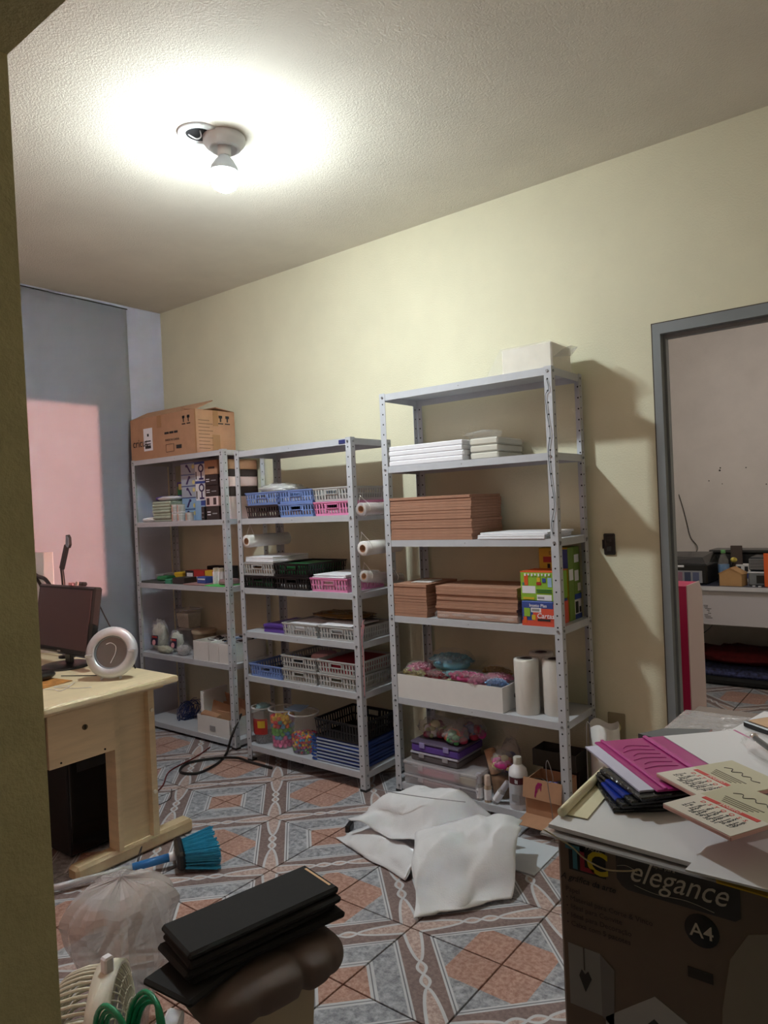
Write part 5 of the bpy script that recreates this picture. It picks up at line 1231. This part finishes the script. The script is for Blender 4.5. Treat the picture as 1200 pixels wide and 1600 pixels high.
sheet('grey_card', 'dark grey card standing proud behind the magenta folder', 'card', [(3.965, -1.72), (4.0, -1.66), (4.08, -1.62), (4.07, -1.74)], z0, .016, M('slate_card', G(88, 90, 92), .6))
t = thing('pen_pouch', 'clear pouch with a silver and black pen on the folder', 'pouch', (4.215, -1.80, zf+.008), R(-58))
lump(.075, .035, .014, .3, 4, 151).build('film', film, t)
MB().tube([(-.06, 0, .014), (.06, .004, .014)], .005, 10, False).build('pen', black, t); MB().ball((-.064, 0, .014), .0075, 8).build('pen_end', M('chrome', (.8, .8, .82), .15, 1), t)
# string and wire hanging off the carton
tag(MB().tube([(3.972, -2.168, .926), (4.01, -2.16, .908), (4.03, -2.158, .894), (4.06, -2.157, .886), (4.09, -2.158, .892), (4.11, -2.16, .90)], .0012, 5).build('cord', M('beige_cord', G(196, 184, 150), .6)), 'thin beige cord looping across the elegance carton', 'cord')
tag(MB().tube([(3.15, -.42, .0), (3.135, -.40, .1), (3.12, -.40, .22), (3.115, -.40, .30), (3.13, -.41, .33), (3.15, -.41, .26), (3.13, -.41, .24), (3.10, -.41, .25)], .0016, 5).build('bent_wire', M('wire_silver', G(150, 150, 152), .3, .6)), 'bent silver wire standing before the paint-splashed carton', 'wire')

tag(MB().tube([(3.168, -.3475, 1.93), (3.176, -.349, 1.885), (3.160, -.349, 1.86), (3.165, -.349, 1.78), (3.174, -.349, 1.70), (3.162, -.349, 1.62), (3.170, -.3495, 1.50), (3.180, -.349, 1.40), (3.163, -.349, 1.32), (3.168, -.3475, 1.27)], .0013, 5).build('post_wire', M('wire_grey', G(70, 70, 72), .4)),
    'thin wire hanging down the front post of the tallest shelf', 'wire')
# ================================================================== ROOM BEYOND THE DOOR
tb = thing('work_table', 'grey-white work table against the wall beyond the doorway', 'table', (3.4, 2.7, 0))
tm_ = M('table_white', G(196, 192, 198), .5)
MB().rbox(-.95, 1.0, -.40, .40, .725, .752, .004).build('table_top', M('table_top_navy', G(56, 58, 74), .35), tb)
MB().box(-.95, 1.0, -.404, -.4005, .722, .752).build('edge_band', M('edge_band', G(206, 206, 212), .4), tb)
MB().box(-.93, .98, -.385, -.365, .475, .7245).build('apron_panel', tm_, tb)
for x in (-.92, .97): MB().box(x-.012, x+.012, -.36, .38, 0, .7245).build('side_panel', tm_, tb)
b = MB(); rd = random.Random(8)
for k in range(9): b.box(-.30+rd.uniform(-.02, .03), -.30+rd.uniform(.0, .04), -.3858, -.385, .52+k*.011, .524+k*.011)
b.build('scribble_mark', ink, tb)
t = thing('photo_printer', 'black printer with a row of colour ink tanks on the table', 'printer', (2.90, 2.55, .7525), 0)
MB().rbox(-.22, .20, -.17, .19, 0, .15, .012).build('body', M('printer_black', (.014, .014, .016), .3), t)
MB().add([(-.22, -.165, .15), (.20, -.165, .12), (.20, .19, .14), (-.22, .19, .15), (-.12, -.05, .195), (.14, -.05, .19), (.16, .19, .215), (-.12, .19, .215)], [(0, 1, 5, 4), (1, 2, 6, 5), (2, 3, 7, 6), (3, 0, 4, 7), (4, 5, 6, 7), (0, 3, 2, 1)]).build('lid', M('printer_lid', (.03, .03, .033), .25), t)
MB().box(-.20, .165, -.176, -.170, .012, .10).build('tank_window', M('tank_grey', G(150, 152, 160), .3), t)
for k in range(6): MB().box(-.19+k*.058, -.19+k*.058+.044, -.179, -.176, .018, .09).build('ink_tank', M('tank_%d' % k, [G(60, 66, 90), G(52, 60, 96), G(130, 92, 120), G(150, 110, 130), G(64, 74, 100), G(90, 98, 130)][k], .3), t)
MB().rbox(-.06, .04, -.178, -.171, .125, .14, .002).build('white_tab', white, t)
t = thing('water_bottle', 'clear water bottle with a green cap and blue label', 'bottle', (3.185, 2.50, .7525))
MB().lathe([(.036, 0), (.038, .01), (.036, .08), (.038, .12), (.036, .165), (.02, .205), (.014, .215), (.014, .225)], 22).build('bottle_body', film, t)
MB().lathe([(.0385, .08), (.039, .10), (.0385, .14)], 22, None, False, False).build('bottle_label', M('label_blue', G(110, 146, 190), .4), t)
MB().lathe([(.017, .222), (.017, .245), (.015, .247)], 16).build('cap', M('cap_green', G(90, 150, 90), .4), t)
t = thing('wooden_house_box', 'small house-shaped wooden box with a ridged roof', 'box', (3.268, 2.40, .7525), R(-6))
mdf = M('mdf_wood', G(186, 146, 100), .7, var=.04)
MB().prism([(-.075, 0), (.075, 0), (.075, .085), (0, .125), (-.075, .085)], -.06, .06, Matrix.Rotation(R(90), 4, 'X')).build('box_body', mdf, t)
for k in range(4):
    for s in (-1, 1):
        p0 = Vector((s*.082*(k/4), 0, .1295-.0425*(k/4))); p1 = Vector((s*.082*((k+1)/4), 0, .1295-.0425*((k+1)/4)))
        MB().add([(p0.x, -.064, p0.z+.002), (p1.x, -.064, p1.z-.001), (p1.x, .064, p1.z-.001), (p0.x, .064, p0.z+.002), (p0.x, -.064, p0.z-.004), (p1.x, -.064, p1.z-.004), (p1.x, .064, p1.z-.004), (p0.x, .064, p0.z-.004)],
            [(0, 1, 2, 3), (4, 7, 6, 5), (0, 4, 5, 1), (1, 5, 6, 2), (2, 6, 7, 3), (3, 7, 4, 0)]).build('roof_slat', mdf, t)
t = thing('printer', 'grey and black printer with an open paper tray', 'printer', (3.60, 2.52, .7525))
MB().rbox(-.235, .235, -.13, .15, 0, .10, .01).build('body', M('printer_grey', G(120, 124, 130), .4), t)
MB().rbox(-.235, .235, -.10, .15, .1005, .20, .014).build('upper_body', M('printer_dark', G(38, 40, 44), .4), t)
for k in range(7): MB().box(-.23, .20, -.104, -.100, .115+k*.011, .120+k*.011).build('vent_slat', greyp, t)
MB().box(-.18, .20, -.133, -.130, .02, .075).build('paper_slot', black, t)
MB().box(-.235, .235, -.134, -.130, .092, .099).build('trim_strip', white, t)
t = thing('black_scanner', 'long black printer at the back of the table', 'printer', (3.26, 2.90, .7525))
MB().rbox(-.26, .26, -.12, .12, 0, .20, .012).build('body', black, t); MB().rbox(-.24, .27, -.13, .10, .2005, .225, .006).build('lid', M('lid_black', (.03, .03, .03), .3), t)
carton('product_box', 'small white and blue carton before the long black printer', 'carton', 3.24, 3.36, 2.62, 2.72, .7525, .88, whitebox, [('F', .1, .9, .2, .5, blue), ('F', .1, .3, .6, .9, ink), ('F', .5, .7, .6, .9, ink)])
slab('dark_board', 'small dark board leaning behind the water bottle', 'board', 3.205, 3.285, 2.64, 2.648, .7525, 1.02, M('dark_board', G(74, 62, 58), .6), None, .002)
t = thing('paper_flower', 'yellow paper flower on a dark stem on the table', 'flower', (3.20, 2.60, .7525))
MB().tube([(0, 0, 0), (.005, 0, .08), (.03, 0, .15)], .004, 6).build('stem', blackm, t); MB().ball((.035, -.005, .165), .024, 8, (1, 1, .8)).build('bloom', M('bloom_yellow', G(214, 196, 90), .6), t)
slab('orange_board', 'bright orange upright board beside the grey printer', 'board', 3.475, 3.56, 2.355, 2.363, .7525, .985, orange, None, .002)
for k, (x, y) in enumerate(((3.40, 2.34), (3.44, 2.325))): slab('white_eraser', 'small white block on the table edge, '+('beside the wooden house box' if k == 0 else 'beside the orange board'), 'block', x, x+.02, y, y+.012, .7525, .760, white, 'white blocks on the table', .002)
# low cushions and cloth under the table
t = thing('folded_mattress', 'dark folded mattress with a speckled blue edge under the table', 'mattress', (3.3, 2.72, .001))
MB().rbox(-.55, .75, -.25, .30, 0, .06, .02).build('mattress_base', blackm, t)
MB().rbox(-.54, .74, -.24, .29, .0605, .12, .02).build('speckled_layer', M('speckle', G(60, 66, 110), .8, var=.9, vs=45), t)
tag(lump(.40, .2, .06, .4, 4, 161).build('red_cloth', M('red_cloth', G(110, 26, 36), .9, var=.3, vs=20), None, (3.25, 2.76, .1215)), 'crumpled dark red cloth piled on the mattress', 'cloth')
tag(MB().tube([(2.72, 3.112, 1.42), (2.75, 3.112, 1.30), (2.775, 3.112, 1.18), (2.80, 3.11, 1.06), (2.85, 3.10, .99), (2.88, 2.98, .955), (2.88, 2.80, .93)], .0035, 6).build('wall_wire', black), 'thin black wire running up the far wall', 'wire')
tag(MB().tube([(2.93, 2.30, .47), (2.99, 2.28, .36), (3.1, 2.26, .43), (3.14, 2.29, .475)], .004, 6).build('table_cord', black), 'black cord drooping beneath the table apron', 'cable')
# pink panel just beyond the door frame
t = thing('storage_unit', 'magenta and white plastic unit just beyond the door frame', 'unit', (3.50, .32, 0))
MB().prism([(-.122, 0), (.13, 0), (.13, .95), (.085, 1.005), (-.122, 1.005)], -.05, .043, Matrix(((0, 0, 1, 0), (1, 0, 0, 0), (0, 1, 0, 0), (0, 0, 0, 1)))).build('magenta_body', M('fuchsia', G(196, 24, 90), .45), t)
MB().prism([(-.118, 0), (.132, 0), (.132, .952), (.087, 1.008), (-.118, 1.008)], .0432, .047, Matrix(((0, 0, 1, 0), (1, 0, 0, 0), (0, 1, 0, 0), (0, 0, 0, 1)))).build('white_side', M('milky_panel', G(224, 204, 204), .5), t)
# wall specks beyond the door
for (x, z_) in ((3.02, 1.44), (3.035, 1.49), (3.10, 1.30), (2.95, 1.34)):
    pass
b = MB()
for (x, z_, r_) in ((3.05, 1.62, .006), (3.045, 1.60, .008), (2.96, 1.52, .005), (3.06, 1.49, .004), (3.24, 1.61, .005), (3.38, 1.47, .005)):
    b.cyl((0, 0, 0), r_, .001, 8, Matrix.Translation((x, 3.12, z_)) @ Matrix.Rotation(R(90), 4, 'X'))
o = b.build('trim_1', M('wall_nick', G(60, 54, 50), .9)); o['kind'] = 'structure'

# ================================================================== LETTERING (one conversion pass)
objs = []
for (s, size, mat, parent, loc, rot, name, shear, al, bold, sx) in TEXTS:
    cu = bpy.data.curves.new(name, 'FONT'); cu.body = s; cu.size = size; cu.shear = shear; cu.align_x = al; cu.offset = bold; cu.extrude = .00015; cu.resolution_u = 3
    o = bpy.data.objects.new(name, cu); COL.objects.link(o); objs.append((o, mat, parent, loc, rot, name, sx))
bpy.context.view_layer.update()
dg = bpy.context.evaluated_depsgraph_get()
for (o, mat, parent, loc, rot, name, sx) in objs:
    me = bpy.data.meshes.new_from_object(o.evaluated_get(dg))
    me.materials.clear(); me.materials.append(mat)
    n = link(name, me, parent, loc, rot); n.scale = (sx, 1, 1)
for (o, *_) in objs: bpy.data.objects.remove(o)
